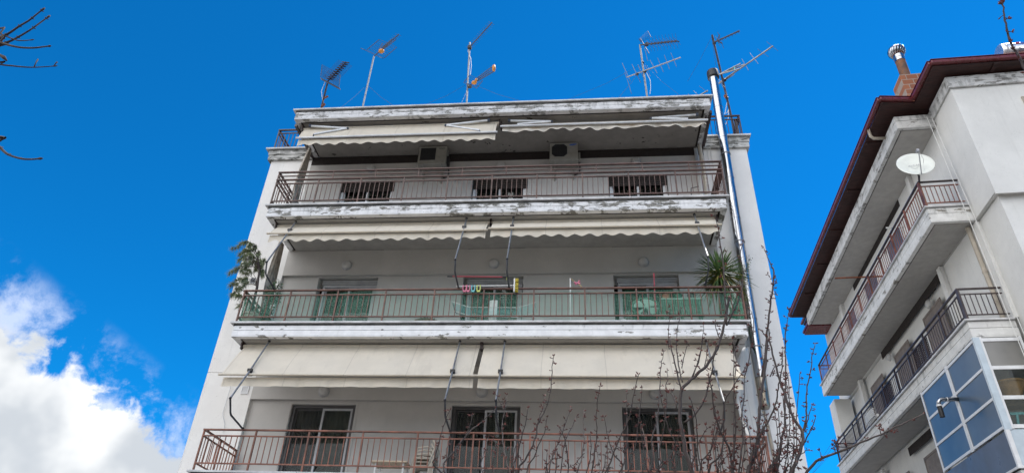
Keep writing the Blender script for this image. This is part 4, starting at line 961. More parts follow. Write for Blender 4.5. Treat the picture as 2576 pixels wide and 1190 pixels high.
# ---------------------------------------------------------------- things on the lowest balcony
t = thing('balcony_table', 'small beige topped table beside the stacked white chairs', 'table', (3.6, .85, 4.61))
MB().box((3.22, .62, 4.985), (3.92, 1.12, 5.015)).build('table_top', M_beige, t, bevel=.01)
for x, y in ((3.3, .7), (3.84, .7), (3.3, 1.04), (3.84, 1.04)): MB().bar((x, y, 4.61), (x, y, 4.985), .03, .03).build('leg', M_white, t)
c0 = None
for k in range(4):
    z = 4.61 + .065 * k; x = 4.0 + .022 * k
    if c0 is None:
        c0 = thing('plastic_chair', 'white plastic chair in the stack, lowest of the four', 'chair', (x, .9, z), 'stacked white plastic chairs')
        MB().box((x - .02, .68, z + .33), (x + .36, 1.1, z + .35)).build('seat', M_cream, c0, bevel=.01)
        q = MB(); q.tube([(x + .32, .69, z + .34), (x + .37, .68, z + .52), (x + .30, .70, z + .62), (x + .30, 1.06, z + .62), (x + .37, 1.1, z + .52), (x + .32, 1.08, z + .34)], .017, 8)
        for j in range(5): yy = .76 + .07 * j; q.tube([(x + .33, yy, z + .35), (x + .33, yy, z + .6)], .012, 6)
        q.build('backrest', M_cream, c0, smooth=True)
        q = MB()
        for yy in (.69, 1.09): q.tube([(x + .34, yy, z + .48), (x + .18, yy, z + .50), (x + .02, yy, z + .47), (x, yy, z + .34)], .016, 6)
        q.build('armrest', M_cream, c0, smooth=True)
        for dx, yy in ((0, .7), (.34, .7), (0, 1.08), (.34, 1.08)): MB().bar((x + dx, yy, z), (x + dx, yy, z + .33), .035, .035).build('leg', M_cream, c0)
    else: dup(c0, (x, .9, z), 'white plastic chair in the stack, ' + ('second from bottom', 'third from bottom', 'topmost')[k - 1])

# ================================================================ house on the right
H = thing('apartment_house', 'white house on the right with dark red roof edge and slanting balconies', 'house', (1.5, 5, 0), rb=True)
D0 = .93
w = MB(); w.box((D0, -1.1, 11.0), (9, -.8, 14.13)); w.box((D0, -.8, 11.0), (D0 + .3, 12.8, 14.5)); w.box((D0 + .1, -.98, 0), (9, -.7, 10.98)); w.box((D0 + .1, -.7, 0), (D0 + .35, 12.8, 10.98)); w.box((D0 + .3, 12.5, 0), (9, 12.8, 14.5)); w.box((8.7, -.7, 0), (9, 12.5, 14.1)); w.box((D0 + .03, -1.07, 10.98), (9, -.8, 11.0))
w.box((D0 + .005, .0, 8.5), (D0 + .1, 2.3, 10.97)); w.box((D0 + .3, -.8, 14.13), (9, 12.5, 14.4))
w.build('wall', M_house, H)
MB().box((D0 - .05, -1.16, 14.13), (9, -1.101, 14.48)).box((D0 - .05, -1.10, 14.13), (D0 - .001, -.03, 14.48)).build('cornice', M_r0, H, bevel=.01)
MB().box((D0 - .02, -1.13, 10.93), (9, -1.101, 10.995)).build('floor_band', M_house, H)
def hslab(L, h, m, l1=11.52, gr=True):
    f = MB(); f.box((0, 0, L - .20), (D0 - .003, l1, L - .05)); f.box((.012, .012, L - .215), (D0 - .004, l1 - .012, L - .20)); f.box((-.006, -.006, L - h + .03), (D0 - .003, l1 + .006, L - .215)); f.box((-.006, -.006, L - h), (.10, l1, L - h + .03)); f.box((.10, -.006, L - h), (D0 - .003, .10, L - h + .03))
    o = f.build('balcony_slab', m, H, bevel=.008)
    MB().box((.128, .128, L - h + .006), (D0 - .004, l1 - .03, L - h + .029)).build('ceiling', M_ce, o)
    MB().box((.101, .101, L - h + .024), (.127, l1 - .03, L - h + .0285)).box((.128, .101, L - h + .024), (D0 - .01, .127, L - h + .0285)).build('groove_shade', M_slot, o)  # groove shadow coloured in with dark strips
    if gr: MB().box((-.05, -.05, L - .04), (D0 - .004, l1 + .04, L)).build('coping', M_lip, o, bevel=.004)
    return o
hslab(14.39, .46, M_r0, gr=False); hslab(11.45, .45, M_r1); hslab(8.48, .42, M_r2); hslab(5.4, .42, M_r2)
def hrail(L, m, mp, screens=()):
    g = MB(); a = .05; l1 = 11.5
    def run(p, q, n):
        p = V(p); q = V(q)
        for z in (.13, .63): g.bar(p + V((0, 0, L + z)), q + V((0, 0, L + z)), .03, .022)
        for k in range(1, n): c = p.lerp(q, k / n); g.bar(c + V((0, 0, L + .14)), c + V((0, 0, L + .62)), .015, .015)
    run((a, .05, 0), (a, l1, 0), 92); run((a, .05, 0), (D0 - .02, .05, 0), 8); run((a, l1, 0), (D0 - .02, l1, 0), 8)
    o = g.build('balcony_railing', m, H)
    MB().bar((a, .03, L + .76), (a, l1, L + .76), .055, .03).bar((a + .028, .05, L + .76), (D0 - .01, .05, L + .76), .05, .03).bar((a + .028, l1, L + .76), (D0 - .01, l1, L + .76), .05, .03).build('handrail', mp, o)
    for k in range(11): q = MB(); q.bar((a, .07 + k * 1.14, L), (a, .07 + k * 1.14, L + .745), .04, .04 if k else .09); q.build('post', m, o)
    for l0, l_1 in screens:
        n = 40; f = MB()
        for k in range(int((l_1 - l0) / .045)): f.box((a + .03 + .008 * (k % 2), l0 + .045 * k, L + .12), (a + .036 + .008 * (k % 2), l0 + .045 * k + .028, L + .70))
        for k in range(12): f.box((a + .045, l0, L + .13 + .047 * k), (a + .049, l_1, L + .16 + .047 * k))
        f.build('woven_screen', M_screen, o)
hrail(11.45, M_railred, M_railblk); hrail(8.48, M_railblk, M_railblk, [(2.3, 3.3), (5.2, 6.2)])
# recessed doors, beams and columns behind the house balconies
for L, l0 in ((8.48, 2.35), (11.45, 3.2), (5.4, 2.3)):
    q = MB(); q.box((D0 - .012, l0, L + 2.27), (D0 - .003, l0 + 5.2, L + 2.51)); q.build('recess_shade_band', M_slot, H)  # flat strip on the wall, recess shade given by its dark colour
    for k in range(3):
        s = l0 + .35 + k * 2.6
        o = MB().box((D0 - .03, s, L), (D0 - .004, s + .06, L + 1.95)).box((D0 - .03, s + 1.24, L), (D0 - .004, s + 1.3, L + 1.95)).box((D0 - .03, s + .06, L + 1.89), (D0 - .004, s + 1.24, L + 1.95)).build('window', M_framew if L > 11 else M_door, H)
        MB().box((D0 - .02, s + .06, L), (D0 - .004, s + 1.24, L + 1.89)).build('pane', M_panel if L > 11 else M_door, o)
for L in (8.48, 11.45, 5.4): MB().box((D0 - .12, 9.8, L), (D0 - .003, 10.05, L + 2.5)).build('column', M_house, H); MB().box((D0 - .10, 2.05, L + .0), (D0 - .003, 2.25, L + 2.5)).build('column', M_house, H)
MB().box((.35, 11.55, 8.5), (D0 + .0, 12.3, 10.9)).build('end_block', M_house, H)
MB().box((.06, 11.70, 13.98), (D0 - .004, 12.55, 14.06)).box((.02, 11.66, 14.06), (D0 - .004, 12.6, 14.15)).build('lower_eave', M_gutter, H)
o = MB().box((2.34, -1.13, 12.6), (2.40, -1.101, 13.69)).box((2.40, -1.13, 13.63), (3.5, -1.101, 13.69)).box((3.44, -1.13, 12.6), (3.5, -1.101, 13.63)).build('window', M_pot, H); MB().box((2.40, -1.108, 12.6), (3.44, -1.102, 13.63)).build('pane', M_panel, o)
# roof: eave boards, gutter, tiles
ZE = 14.65
ev = [(-.38, -.38), (.46, -.26), (.48, -1.52), (9.6, -1.30), (9.6, 12.9), (.14, 12.9), (.14, 12.15), (-.48, 12.12)]
MB().prism([(a + (.05 if a < 1 else 0), l + (.05 if l < 1 else -.05)) for a, l in ev], ZE - .10, ZE - .05).build('eave_boards', M_soff, H)
g = MB()
for k in range(3): p, q = V((*ev[k], ZE)), V((*ev[k + 1], ZE)); g.bar(p, q, .11, .11)
g.bar(V((*ev[7], ZE)), V((*ev[0], ZE)), .11, .11); g.bar(V((*ev[6], ZE)), V((*ev[7], ZE)), .11, .11); g.bar(V((*ev[5], ZE)), V((*ev[6], ZE)), .11, .11)
rim = g.build('gutter', M_gutter, H, bevel=.03)
g = MB()
for k in range(3): p, q = V((*ev[k], ZE + .062)), V((*ev[k + 1], ZE + .062)); g.bar(p, q, .13, .012)
g.bar(V((*ev[7], ZE + .062)), V((*ev[0], ZE + .062)), .13, .012); g.build('gutter_rim', M_gutter, rim)
rf = MB(); rt_ = math.tan(R_(20)); cx_ = 4.8
rf.add([(-.30, -.30, ZE + .02), (.54, -.18, ZE + .02), (.56, -1.42, ZE + .02), (9.5, -1.2, ZE + .02), (9.5, 12.8, ZE + .02), (-.36, 12.1, ZE + .02), (cx_, 3.8, ZE + 5.2 * rt_), (cx_, 7.6, ZE + 5.2 * rt_)], [(0, 6, 7, 5), (0, 1, 6), (1, 2, 6), (2, 3, 6), (3, 4, 7, 6), (4, 5, 7)])
rf.build('roof', M_tile, H)
for l in (1.2, 3.4, 5.6, 7.8, 10): MB().box((-.3, l, ZE - .14), (D0 - .06, l + .09, ZE - .101)).build('rafter', M_soff, H)
for a in (1.9, 3.4): MB().box((a, -1.45, ZE - .14), (a + .09, -1.17, ZE - .101)).build('rafter', M_soff, H)
dp = MB(); dp.tube([(-.36, .75, ZE - .05), (-.36, .75, ZE - .28), (-.30, .76, ZE - .36), (.02, .78, ZE - .36)], .042, 10); dp.build('downspout', M_pot, H, smooth=True)

# glazed balcony on the house
t = thing('glazed_balcony', 'white framed glass enclosure with blue frosted panes under the house balcony', 'glazed balcony', (.4, 1.6, 5.4), rb=True)
fr = MB(); zr = [6.17, 6.75, 7.38, 8.0]; ls = [.03, 1.56, 3.27]; ft = .055
for l in (.03, 1.53, 1.60, 3.25): fr.box((-.02, l - .028, 6.12), (.03, l + .028, 8.06))
for z in zr: fr.box((-.016, .06, z - .03), (.026, 1.50, z + .03)); fr.box((-.016, 1.63, z - .03), (.026, 3.22, z + .03))
fr.box((.10, -.018, 6.12), (.15, .028, 8.06)); fr.box((.86, -.018, 6.12), (.91, .028, 8.06))
for z in zr: fr.box((.15, -.014, z - .04), (.86, .026, z + .04))
fr.build('frame', M_framew, t, bevel=.006)
MB().box((-.03, -.03, 6.1), (.098, .0, 8.05)).box((-.035, -.0, 6.1), (-.021, .001, 8.05)).build('corner_cover', M_panell, t)
for j in range(2):
    for k in range(3): MB().box((.0, (.06, 1.63)[j], zr[k] + .03), (.008, (1.50, 3.22)[j], zr[k + 1] - .03)).build('pane', M_frost, t)
for k in range(3): MB().box((.15, .004, zr[k] + .04), (.86, .010, zr[k + 1] - .04)).build('pane', M_frostg if k == 2 else M_glass, t)
MB().box((.0, .0, 5.42), (.02, 3.25, 6.10)).build('lower_panel', M_panel, t); MB().box((.05, -.012, 5.42), (.92, .0, 6.11)).build('front_panel', M_panell, t)
MB().box((-.03, -.03, 5.36), (.05, .03, 6.1)).box((-.03, .03, 5.36), (.03, 3.25, 5.415)).box((.05, -.03, 5.36), (.92, .02, 5.415)).build('sill_trim', M_framew, t)
# things seen through the front panes
tb = thing('storage_tub', 'orange brown tub behind the front panes of the glazed balcony', 'tub', (.55, .45, 6.82), rb=True); MB().lathe([(.12, 0), (.30, .36), (.32, .36), (.32, .40), (.27, .40)], (.55, .42, 6.80), 20).build('bowl', mat('orange_clay', (.50, .26, .10), .7), tb, smooth='auto')
MB().box((.12, .1, 6.76), (.88, .8, 6.79)).build('shelf_board', M_wood, tb)
rk = thing('wire_shelf', 'pale turquoise shelf bars behind the lowest front pane', 'shelf', (.5, .4, 6.15), rb=True); MB().bar((.3, .25, 6.5), (.9, .25, 6.52), .03, .05).build('board', M_cyan, rk); MB().bar((.35, .26, 6.15), (.42, .26, 6.49), .05, .04).bar((.85, .26, 6.15), (.85, .26, 6.49), .05, .04).build('leg', M_cyan, rk)
MB().box((.12, .9, 6.1), (.9, .92, 8.0)).build('back_board', M_inner, t)
# exhaust elbow through a pane
el = thing('exhaust_elbow', 'steel exhaust elbow pipe sticking out of the blue glazing', 'exhaust pipe', (0, 1.49, 7.3), rb=True)
MB().tube([(0.0, 1.49, 7.26), (-.32, 1.49, 7.26), (-.38, 1.49, 7.25), (-.42, 1.49, 7.20), (-.43, 1.49, 7.12)], .045, 14).build('elbow', M_steel, el, smooth=True)
MB().tube([(-.43, 1.49, 7.12), (-.43, 1.49, 6.86)], .052, 14).build('end_grille', M_blk, el, smooth='auto'); MB().tube([(-.24, 1.49, 7.26), (-.22, 1.49, 7.26)], .05, 14).tube([(-.43, 1.49, 7.10), (-.43, 1.49, 7.14)], .054, 14).build('collar', M_framew, el, smooth='auto')

# satellite dish on the corner of the upper house balcony
dc = V((.03, -.12, 12.60)); t = thing('satellite_dish', 'white oval satellite dish on the corner of the upper house balcony', 'satellite dish', dc - V((0, 0, .4)), rb=True)
lc = Matrix.Rotation(RBA, 3, 'Z') @ V((CAM.x - 15.5, CAM.y - 1.6, 0)); lc.normalize(); lc = Matrix.Rotation(R_(20), 3, 'Z') @ lc; nrm = (lc * math.cos(R_(16)) + V((0, 0, math.sin(R_(16))))).normalized(); rx = V((0, 0, 1)).cross(nrm).normalized(); uy = nrm.cross(rx)
d = MB(); n = 36; rings = [(.0, 0), (.12, .006), (.22, .02), (.32, .042), (.40, .066), (.415, .060), (.405, .050), (.32, .025), (.2, .002), (.0, -.02)]
pts = []; b = len(d.v)
for r, h in rings:
    for k in range(n): a = 6.2832 * k / n; d.v.append(tuple(dc + rx * r * math.cos(a) + uy * r * math.sin(a) * 1.05 + nrm * h))
for q in range(len(rings) - 1):
    for k in range(n): k2 = (k + 1) % n; d.f.append((q * n + k, q * n + k2, (q + 1) * n + k2, (q + 1) * n + k))
d.build('reflector', M_dish, t, smooth=True)
lnb = dc + nrm * .50 + uy * -.02; MB().tube([dc - uy * .43 + nrm * .07, dc - uy * .42 + nrm * .10, lnb - uy * .06], .014, 8).build('arm', M_frame, t); MB().tube([lnb, lnb - nrm * .1], .035, 10).tube([lnb + nrm * .0, lnb - uy * .08], .025, 8).build('receiver', M_frame, t)
MB().tube([dc - nrm * .05, dc + V((.05, .1, -.25)), V((.06, .06, 12.15))], .025, 8).tube([V((.06, .06, 12.2)), V((.06, .06, 11.5))], .022, 8).build('stand', M_mast, t)
MB().tube([lnb, lnb - uy * .15 + rx * .10 - nrm * .2, dc + rx * .16 - uy * .05 + nrm * .08, dc + rx * .1 - uy * .3 + nrm * .09], .006, 5).build('cable', M_cable, t)
fc = bpy.data.curves.new('lettering', 'FONT'); fc.body = 'ALCAR'; fc.size = .085; fc.extrude = .001; fc.align_x = 'CENTER'; fc.materials.append(M_frame)
tmp_ = bpy.data.objects.new('lettering_curve', fc); COL.objects.link(tmp_); bpy.context.view_layer.update()
fm_ = bpy.data.meshes.new_from_object(tmp_.evaluated_get(bpy.context.evaluated_depsgraph_get())); bpy.data.objects.remove(tmp_)
fo = bpy.data.objects.new('lettering', fm_); COL.objects.link(fo); fo.parent = t
if not fm_.materials: fm_.materials.append(M_frame)
pos = dc + nrm * .028 - rx * .03 - uy * .04 - WL[t.name]
fo.matrix_local = Matrix(((rx.x, uy.x, nrm.x, pos.x), (rx.y, uy.y, nrm.y, pos.y), (rx.z, uy.z, nrm.z, pos.z), (0, 0, 0, 1)))
MB().tube([dc + nrm * .028 - rx * .12 - uy * .10, dc + nrm * .024 - rx * .05 - uy * .14, dc + nrm * .026 + rx * .06 - uy * .09], .004, 4).build('swoosh', M_frame, t)

# chimney with turbine cowl
t = thing('brick_chimney', 'orange brick chimney with rusty pipe and shiny turbine cowl behind the roof edge', 'chimney', (1.25, 1.1, 14.7), rb=True)
MB().box((.95, .8, 14.7), (1.56, 1.4, 16.62)).build('brick_stack', M_brick, t, bevel=.01)
MB().tube([(1.26, 1.1, 16.62), (1.27, 1.1, 17.45)], .135, 22).build('pipe', mat('rusty_pipe', (.075, .055, .048), .7, .2, scale=5, col2=(.20, .09, .04)), t, smooth='auto')
MB().tube([(1.27, 1.1, 17.45), (1.27, 1.1, 17.68)], .142, 22).tube([(1.27, 1.1, 17.56), (1.27, 1.1, 17.59)], .15, 22).build('collar', M_steel, t, smooth='auto')
q = MB(); c = V((1.27, 1.1, 17.86))
for k in range(18):
    a = 6.2832 * k / 18; pr = None
    for j in range(9):
        ph = -1.25 + 2.6 * j / 8; r = .235 * math.cos(ph) ** .7 + .01; z = .19 * math.sin(ph)
        p0 = c + V((r * math.cos(a + .25 * ph), r * math.sin(a + .25 * ph), z)); p1 = c + V((r * .86 * math.cos(a + .25 * ph + .30), r * .86 * math.sin(a + .25 * ph + .30), z)); s = len(q.v); q.v += [tuple(p0), tuple(p1)]
        if pr is not None: q.f.append((pr, pr + 1, s + 1, s))
        pr = s
q.build('turbine_cowl', M_steel, t, smooth=True, solid=.004); MB().lathe([(.10, -.01), (.13, .0), (.11, .03), (.03, .05)], c + V((0, 0, .17)), 18).lathe([(.12, -.02), (.10, .30)], c + V((0, 0, -.17)), 14).build('cowl_core', M_blk, t, smooth='auto')
# solar water heater
t = thing('solar_water_heater', 'steel solar water heater tank lying on the house roof at the picture edge', 'water heater', (4.6, .7, 15.6), rb=True)
q = MB(); q.lathe([(.10, 0), (.23, .012), (.255, .04), (.26, .08), (.26, 1.9), (.2, 1.95)], (3.56, .6, 16.92), 32, 'X'); q.build('tank', M_tank, t, smooth='auto')
MB().lathe([(.262, .10), (.265, .12), (.262, .14)], (3.56, .6, 16.92), 32, 'X').build('band', M_frame, t)
q = MB(); q.add([(3.9, .30, 16.70), (5.4, .30, 16.70), (5.4, -.6, 15.45), (3.9, -.6, 15.45), (3.9, .26, 16.76), (5.4, .26, 16.76), (5.4, -.64, 15.51), (3.9, -.64, 15.51)], [(0, 1, 2, 3), (4, 5, 6, 7), (0, 1, 5, 4), (1, 2, 6, 5), (2, 3, 7, 6), (3, 0, 4, 7)]); q.build('collector', M_panel, t)
for a in (3.95, 5.3): MB().bar((a, .62, 15.3), (a, .62, 16.68), .04, .04).bar((a, .6, 16.6), (a, -.6, 15.4), .04, .04).build('stand_leg', M_framew, t)
q = MB(); q.box((3.92, .33, 16.98), (4.02, .352, 17.03)); q.build('red_label', M_red, t); MB().box((4.04, .335, 16.96), (4.5, .352, 17.02)).build('blue_label', M_blue, t)

# drain pipe, cables and lamps on the house
hx = thing('drain_pipe', 'cream drain pipe with collars running down the house side wall', 'drain pipe', (D0 - .05, .3, 8.5), rb=True)
MB().tube([(D0 - .06, .28, 10.98), (D0 - .06, .28, 8.5)], .05, 12).build('pipe', M_pot, hx, smooth='auto')
for z in (9.75, 10.9): MB().tube([(D0 - .06, .28, z), (D0 - .06, .28, z + .05)], .058, 12).build('collar', M_pot, hx, smooth='auto')
for k, (a, l) in enumerate(((.74, -.07), (.84, -.09))):
    q = thing('hanging_cable', 'white cable hanging down from the house roof slab past the balconies', 'cable', (a, l, 5), 'cables down the house front', rb=True)
    MB().tube([(a, l, 14.2), (a + .01, l - .02, 12.5), (a + .02 + .03 * k, l - .04, 10.5), (a + .03 + .05 * k, l - .03, 8.5), (a + .04 + .06 * k, l - .05, 5.0)], .009, 6).build('strand', M_cable, q)
for k, (L, l) in enumerate(((8.48, 3.35), (8.48, 6.9), (11.45, 5.0))):
    q = thing('wall_lamp', ('half round wall lamp nearest the viewer on the lower house balcony', 'half round wall lamp farther along the lower house balcony', 'small box lamp on the wall of the upper house balcony')[k], 'wall lamp', (D0 - .003, l, L + 2.1), rb=True)
    z = L + (2.08 if k < 2 else 1.75)
    if k < 2: MB().lathe([(.13, 0), (.13, -.02), (.10, -.07), (.04, -.10)], (D0 - .02, l, z), 18, 'X').build('lamp_shade', M_lamp, q, smooth='auto')
    else: MB().box((D0 - .12, l - .06, z), (D0 - .004, l + .06, z + .16)).build('lamp_shade', M_lamp, q, bevel=.02)
q = thing('rusty_bar', 'rust red bar sticking out over the upper house balcony rail', 'bar', (.2, 5.6, 12.7), rb=True); MB().bar((-.55, 5.6, 12.72), (D0 - .01, 5.6, 12.72), .04, .04).build('rod', M_rust, q)
q = thing('white_bar', 'short white bar on the wall of the upper house balcony', 'bar', (.8, 3.4, 13.1), rb=True); MB().bar((.45, 3.4, 13.1), (D0 - .01, 3.4, 13.1), .035, .035).build('rod', M_white, q)
q = thing('hanging_planter', 'small wicker basket hung outside the lower house balcony rail', 'basket', (-.02, 7.0, 8.5), rb=True); bk = MB()
for k in range(5): bk.tube([(-.10 - .03 * math.sin(j / 8 * 3.14), 6.5 + .11 * j, 8.60 + .05 * k) for j in range(9)], .018, 6)
bk.tube([(-.02, 6.5 + .11 * j, 8.60) for j in range(9)], .04, 6); bk.build('weave', M_white, q)
# thin wires across the gap between the houses
for k in range(3):
    p = at(13, 300 + 18 * k, 1085, y=16); e = at(13, 440 + 16 * k, 870 + 35 * k, y=14)
    tag(MB().tube([p + (p - e) * 3, p, e, e + (e - p) * .6], .006, 4).build('overhead_wire', M_wire), 'thin wire crossing the sky gap between the two houses', 'wire', 'wires in the gap between the houses')

# ================================================================ trees
def bez(pts, sub=3):
    """smooth a traced polyline (Catmull-Rom)"""
    o = []; n = len(pts)
    for k in range(n - 1):
        p0, p1, p2, p3 = pts[max(0, k - 1)], pts[k], pts[k + 1], pts[min(n - 1, k + 2)]
        for j in range(sub):
            t = j / sub; o.append(.5 * ((2 * p1) + (p2 - p0) * t + (2 * p0 - 5 * p1 + 4 * p2 - p3) * t * t + (3 * p1 - p0 - 3 * p2 + p3) * t ** 3))
    o.append(pts[-1]); return o
def bud(mb, p, d, size, n):
    for _ in range(n):
        q = (d * .6 + V((rnd.uniform(-1, 1), rnd.uniform(-1, 1), rnd.uniform(-.6, 1)))).normalized(); l = size * rnd.uniform(.7, 1.4); r = l * .26; a = q.orthogonal().normalized() * r; b2 = q.cross(a).normalized() * r; m = p + q * l * .6; s = len(mb.v)
        mb.v += [tuple(p), tuple(m + a), tuple(m + b2), tuple(m - a), tuple(m - b2), tuple(p + q * l * 1.25)]
        for k in range(4): k2 = (k + 1) % 4; mb.f += [(s, s + 1 + k2, s + 1 + k), (s + 5, s + 1 + k, s + 1 + k2)]
def twig(wood, buds, pts, r0, r1, bsize=.024, every=.08, dens=1.0, start=.1):
    r0, r1 = (q if q < .0085 else .0085 + (q - .0085) * .5 for q in (r0, r1)); pts = bez(pts); n = len(pts)
    jit = [p + V((rnd.uniform(-1, 1), rnd.uniform(-1, 1), rnd.uniform(-1, 1))) * .006 for p in pts]; jit[0] = pts[0]
    wood.tube(jit, [r0 + (r1 - r0) * k / (n - 1) for k in range(n)], 7 if r0 > .015 else 5)
    acc = 0
    for k in range(1, n):
        seg = jit[k] - jit[k - 1]; ln = seg.length; acc += ln
        while acc > every and k / n > start:
            acc -= every * rnd.uniform(.7, 1.4); rr = r0 + (r1 - r0) * k / n
            p = jit[k - 1].lerp(jit[k], rnd.random())
            if rnd.random() < dens and rr < .022:
                sd_ = seg.cross(V((rnd.uniform(-1, 1), rnd.uniform(-1, 1), .2))).normalized()
                tipp = p + sd_ * (rr + rnd.uniform(.006, .03)); wood.tube([p, tipp], [.004, .0035], 4); bud(buds, tipp, sd_ + seg.normalized() * .5, bsize * rnd.uniform(.6, 1.25), rnd.choice((2, 3, 3, 4, 6)))
    if r1 < .008: bud(buds, jit[-1], (jit[-1] - jit[-2]).normalized(), bsize * 1.1, 3)

TY = -5.0
def trace(c, uv, y0=TY, dy=0.0, more=()):
    pts = [at(c, u, v, y=y0 + dy * k / max(1, len(uv) - 1)) for k, (u, v) in enumerate(uv)]
    n = len(pts)
    return pts
PX8 = .504 * .6314 * 8.6 / 1708                            # metres per crop-8 picture unit at the tree
# ---- right tree: strong limbs over the right half of the facade
wood = MB(); buds = MB()
base = V((8.75, -5.0, 0)); fork = V((8.62, -5.0, 2.2))
T2 = thing('budding_tree', 'bare tree with red brown buds and thick dark limbs before the right end wall', 'tree', base)
trk = [base, V((8.8, -5, .6)), V((8.70, -5.0, 1.4)), fork]; wood.tube(bez(trk), [.13 - .045 * k / 9 for k in range(10)], 14)
def limb(c, uv, r0, r1, y1=0.0, root=fork, **kw):
    pts = [at(c, u, v, y=TY + y1 * k / max(1, len(uv) - 1)) for k, (u, v) in enumerate(uv)]
    if root is not None:
        a = pts[0]; pts = [root, root.lerp(a, .5) + V((0, rnd.uniform(-.1, .1), .04))] + pts
    twig(wood, buds, pts, r0, r1, **kw)
def spur(c, uv, r0=.008, r1=.0035, y0=0.0, y1=0.0, **kw):
    pts = [at(c, u, v, y=TY + y0 + (y1 - y0) * k / max(1, len(uv) - 1)) for k, (u, v) in enumerate(uv)]
    twig(wood, buds, pts, r0, r1, **kw)
limb(8, [(1705, 1058), (1665, 950), (1640, 850), (1625, 740), (1605, 640), (1605, 540), (1610, 440), (1625, 385)], .042, .024)
spur(8, [(1625, 385), (1690, 320), (1760, 260), (1830, 190), (1880, 110), (1920, 10), (1965, -170), (1995, -330)], .026, .018, every=.2)
spur(6, [(2030, 740), (2022, 640), (2018, 500), (2010, 350), (1995, 200), (1975, 60), (1960, -40)], .016, .008, 0, -.15, every=.07)
spur(4, [(1945, 985), (1925, 900), (1905, 820), (1893, 745)], .007, .003, -.15, -.2)
spur(6, [(2030, 740), (2040, 715), (2100, 600), (2155, 470), (2170, 300), (2150, 150), (2165, 30)], .013, .0045, 0, .2, every=.1)
spur(8, [(1640, 660), (1720, 600), (1790, 490), (1830, 350), (1855, 250), (1870, 150), (1888, 60)], .015, .006, 0, -.25)
spur(8, [(1610, 400), (1592, 310), (1560, 180), (1535, 80), (1520, -10)], .011, .007, 0, .1); spur(6, [(1538, 945), (1530, 830), (1535, 700), (1550, 585)], .006, .003, .1, .15)
spur(8, [(1622, 340), (1597, 240), (1580, 120), (1570, 15)], .009, .006, 0, .2); spur(6, [(1600, 900), (1612, 760), (1630, 665), (1640, 600)], .006, .003, .2, .25)
spur(8, [(1617, 230), (1632, 150), (1650, 80), (1665, 25)], .006, .003, .1, .1)
spur(8, [(1575, 545), (1550, 450), (1495, 380), (1505, 320), (1507, 250)], .008, .003, 0, .2)
spur(8, [(1690, 330), (1730, 230), (1760, 150), (1785, 0)], .008, .004); spur(6, [(1740, 1180), (1790, 1010), (1820, 880), (1835, 735)], .007, .003)
spur(6, [(1970, 870), (1950, 800), (1925, 720)], .008, .004, every=.05); spur(6, [(1840, 1090), (1860, 960), (1865, 880)], .006, .003)
limb(8, [(2140, 1058), (2170, 980), (2205, 880), (2220, 780), (2230, 600), (2240, 480), (2255, 350), (2275, 220), (2285, 100), (2300, -20)], .032, .019, .3, every=.12)
spur(6, [(2330, 1180), (2360, 1000), (2370, 850), (2385, 700), (2405, 560), (2420, 440), (2430, 330), (2425, 250)], .019, .010, .3, .3, every=.05)
spur(6, [(2425, 260), (2390, 180), (2360, 120), (2340, 75)], .007, .003, .3, .3, every=.08)
for uv in ([(2372, 850), (2330, 790), (2310, 780)], [(2410, 545), (2380, 520)], [(2422, 420), (2460, 360)], [(2400, 330), (2380, 315)], [(2425, 470), (2455, 480)]): spur(6, uv, .006, .004, .3, .3, every=.04)
limb(16, [(820, 1190), (865, 1080), (900, 980), (915, 870), (850, 760), (800, 650), (770, 550), (730, 450), (700, 350), (670, 220), (645, 120), (635, 20)], .034, .009, .5, every=.09)
spur(16, [(915, 870), (940, 760), (945, 650), (940, 560), (960, 450), (985, 320), (990, 220), (1015, 140)], .013, .004, .3, .6)
spur(16, [(920, 850), (945, 790), (965, 720), (985, 640)], .008, .004, .3, .3, every=.05); spur(16, [(920, 950), (960, 880), (985, 820), (1020, 735)], .009, .004, .3, .2, every=.06)
limb(16, [(720, 1050), (740, 900), (765, 800), (768, 600), (775, 450), (775, 250), (770, 130), (785, 0)], .018, .006, .2); spur(6, [(2535, 900), (2530, 780), (2550, 700), (2560, 610)], .006, .003, .2, .2)
limb(16, [(480, 1150), (540, 930), (600, 820), (660, 720), (700, 600), (715, 500), (735, 400), (750, 300), (740, 230)], .018, .005, -.4)
limb(16, [(330, 1050), (280, 930), (230, 800), (195, 670), (175, 520), (150, 400)], .014, .005, -.5)
limb(16, [(640, 1190), (720, 1040), (780, 960), (860, 1000)], .020, .007, .4, every=.06); spur(16, [(820, 1190), (880, 1060), (940, 1010), (970, 1000)], .007, .003, .2, .2)
limb(13, [(205, 1180), (280, 1110), (380, 1070), (520, 1010), (640, 960), (760, 900), (890, 840)], .026, .005, -.4, every=.16)
for uv in ([(370, 1072), (365, 1040), (388, 985)], [(385, 1068), (360, 1000)], [(292, 1100), (275, 1060)], [(640, 958), (622, 910)], [(640, 960), (690, 945)]): spur(13, uv, .006, .003, -.15, -.15, every=.03)
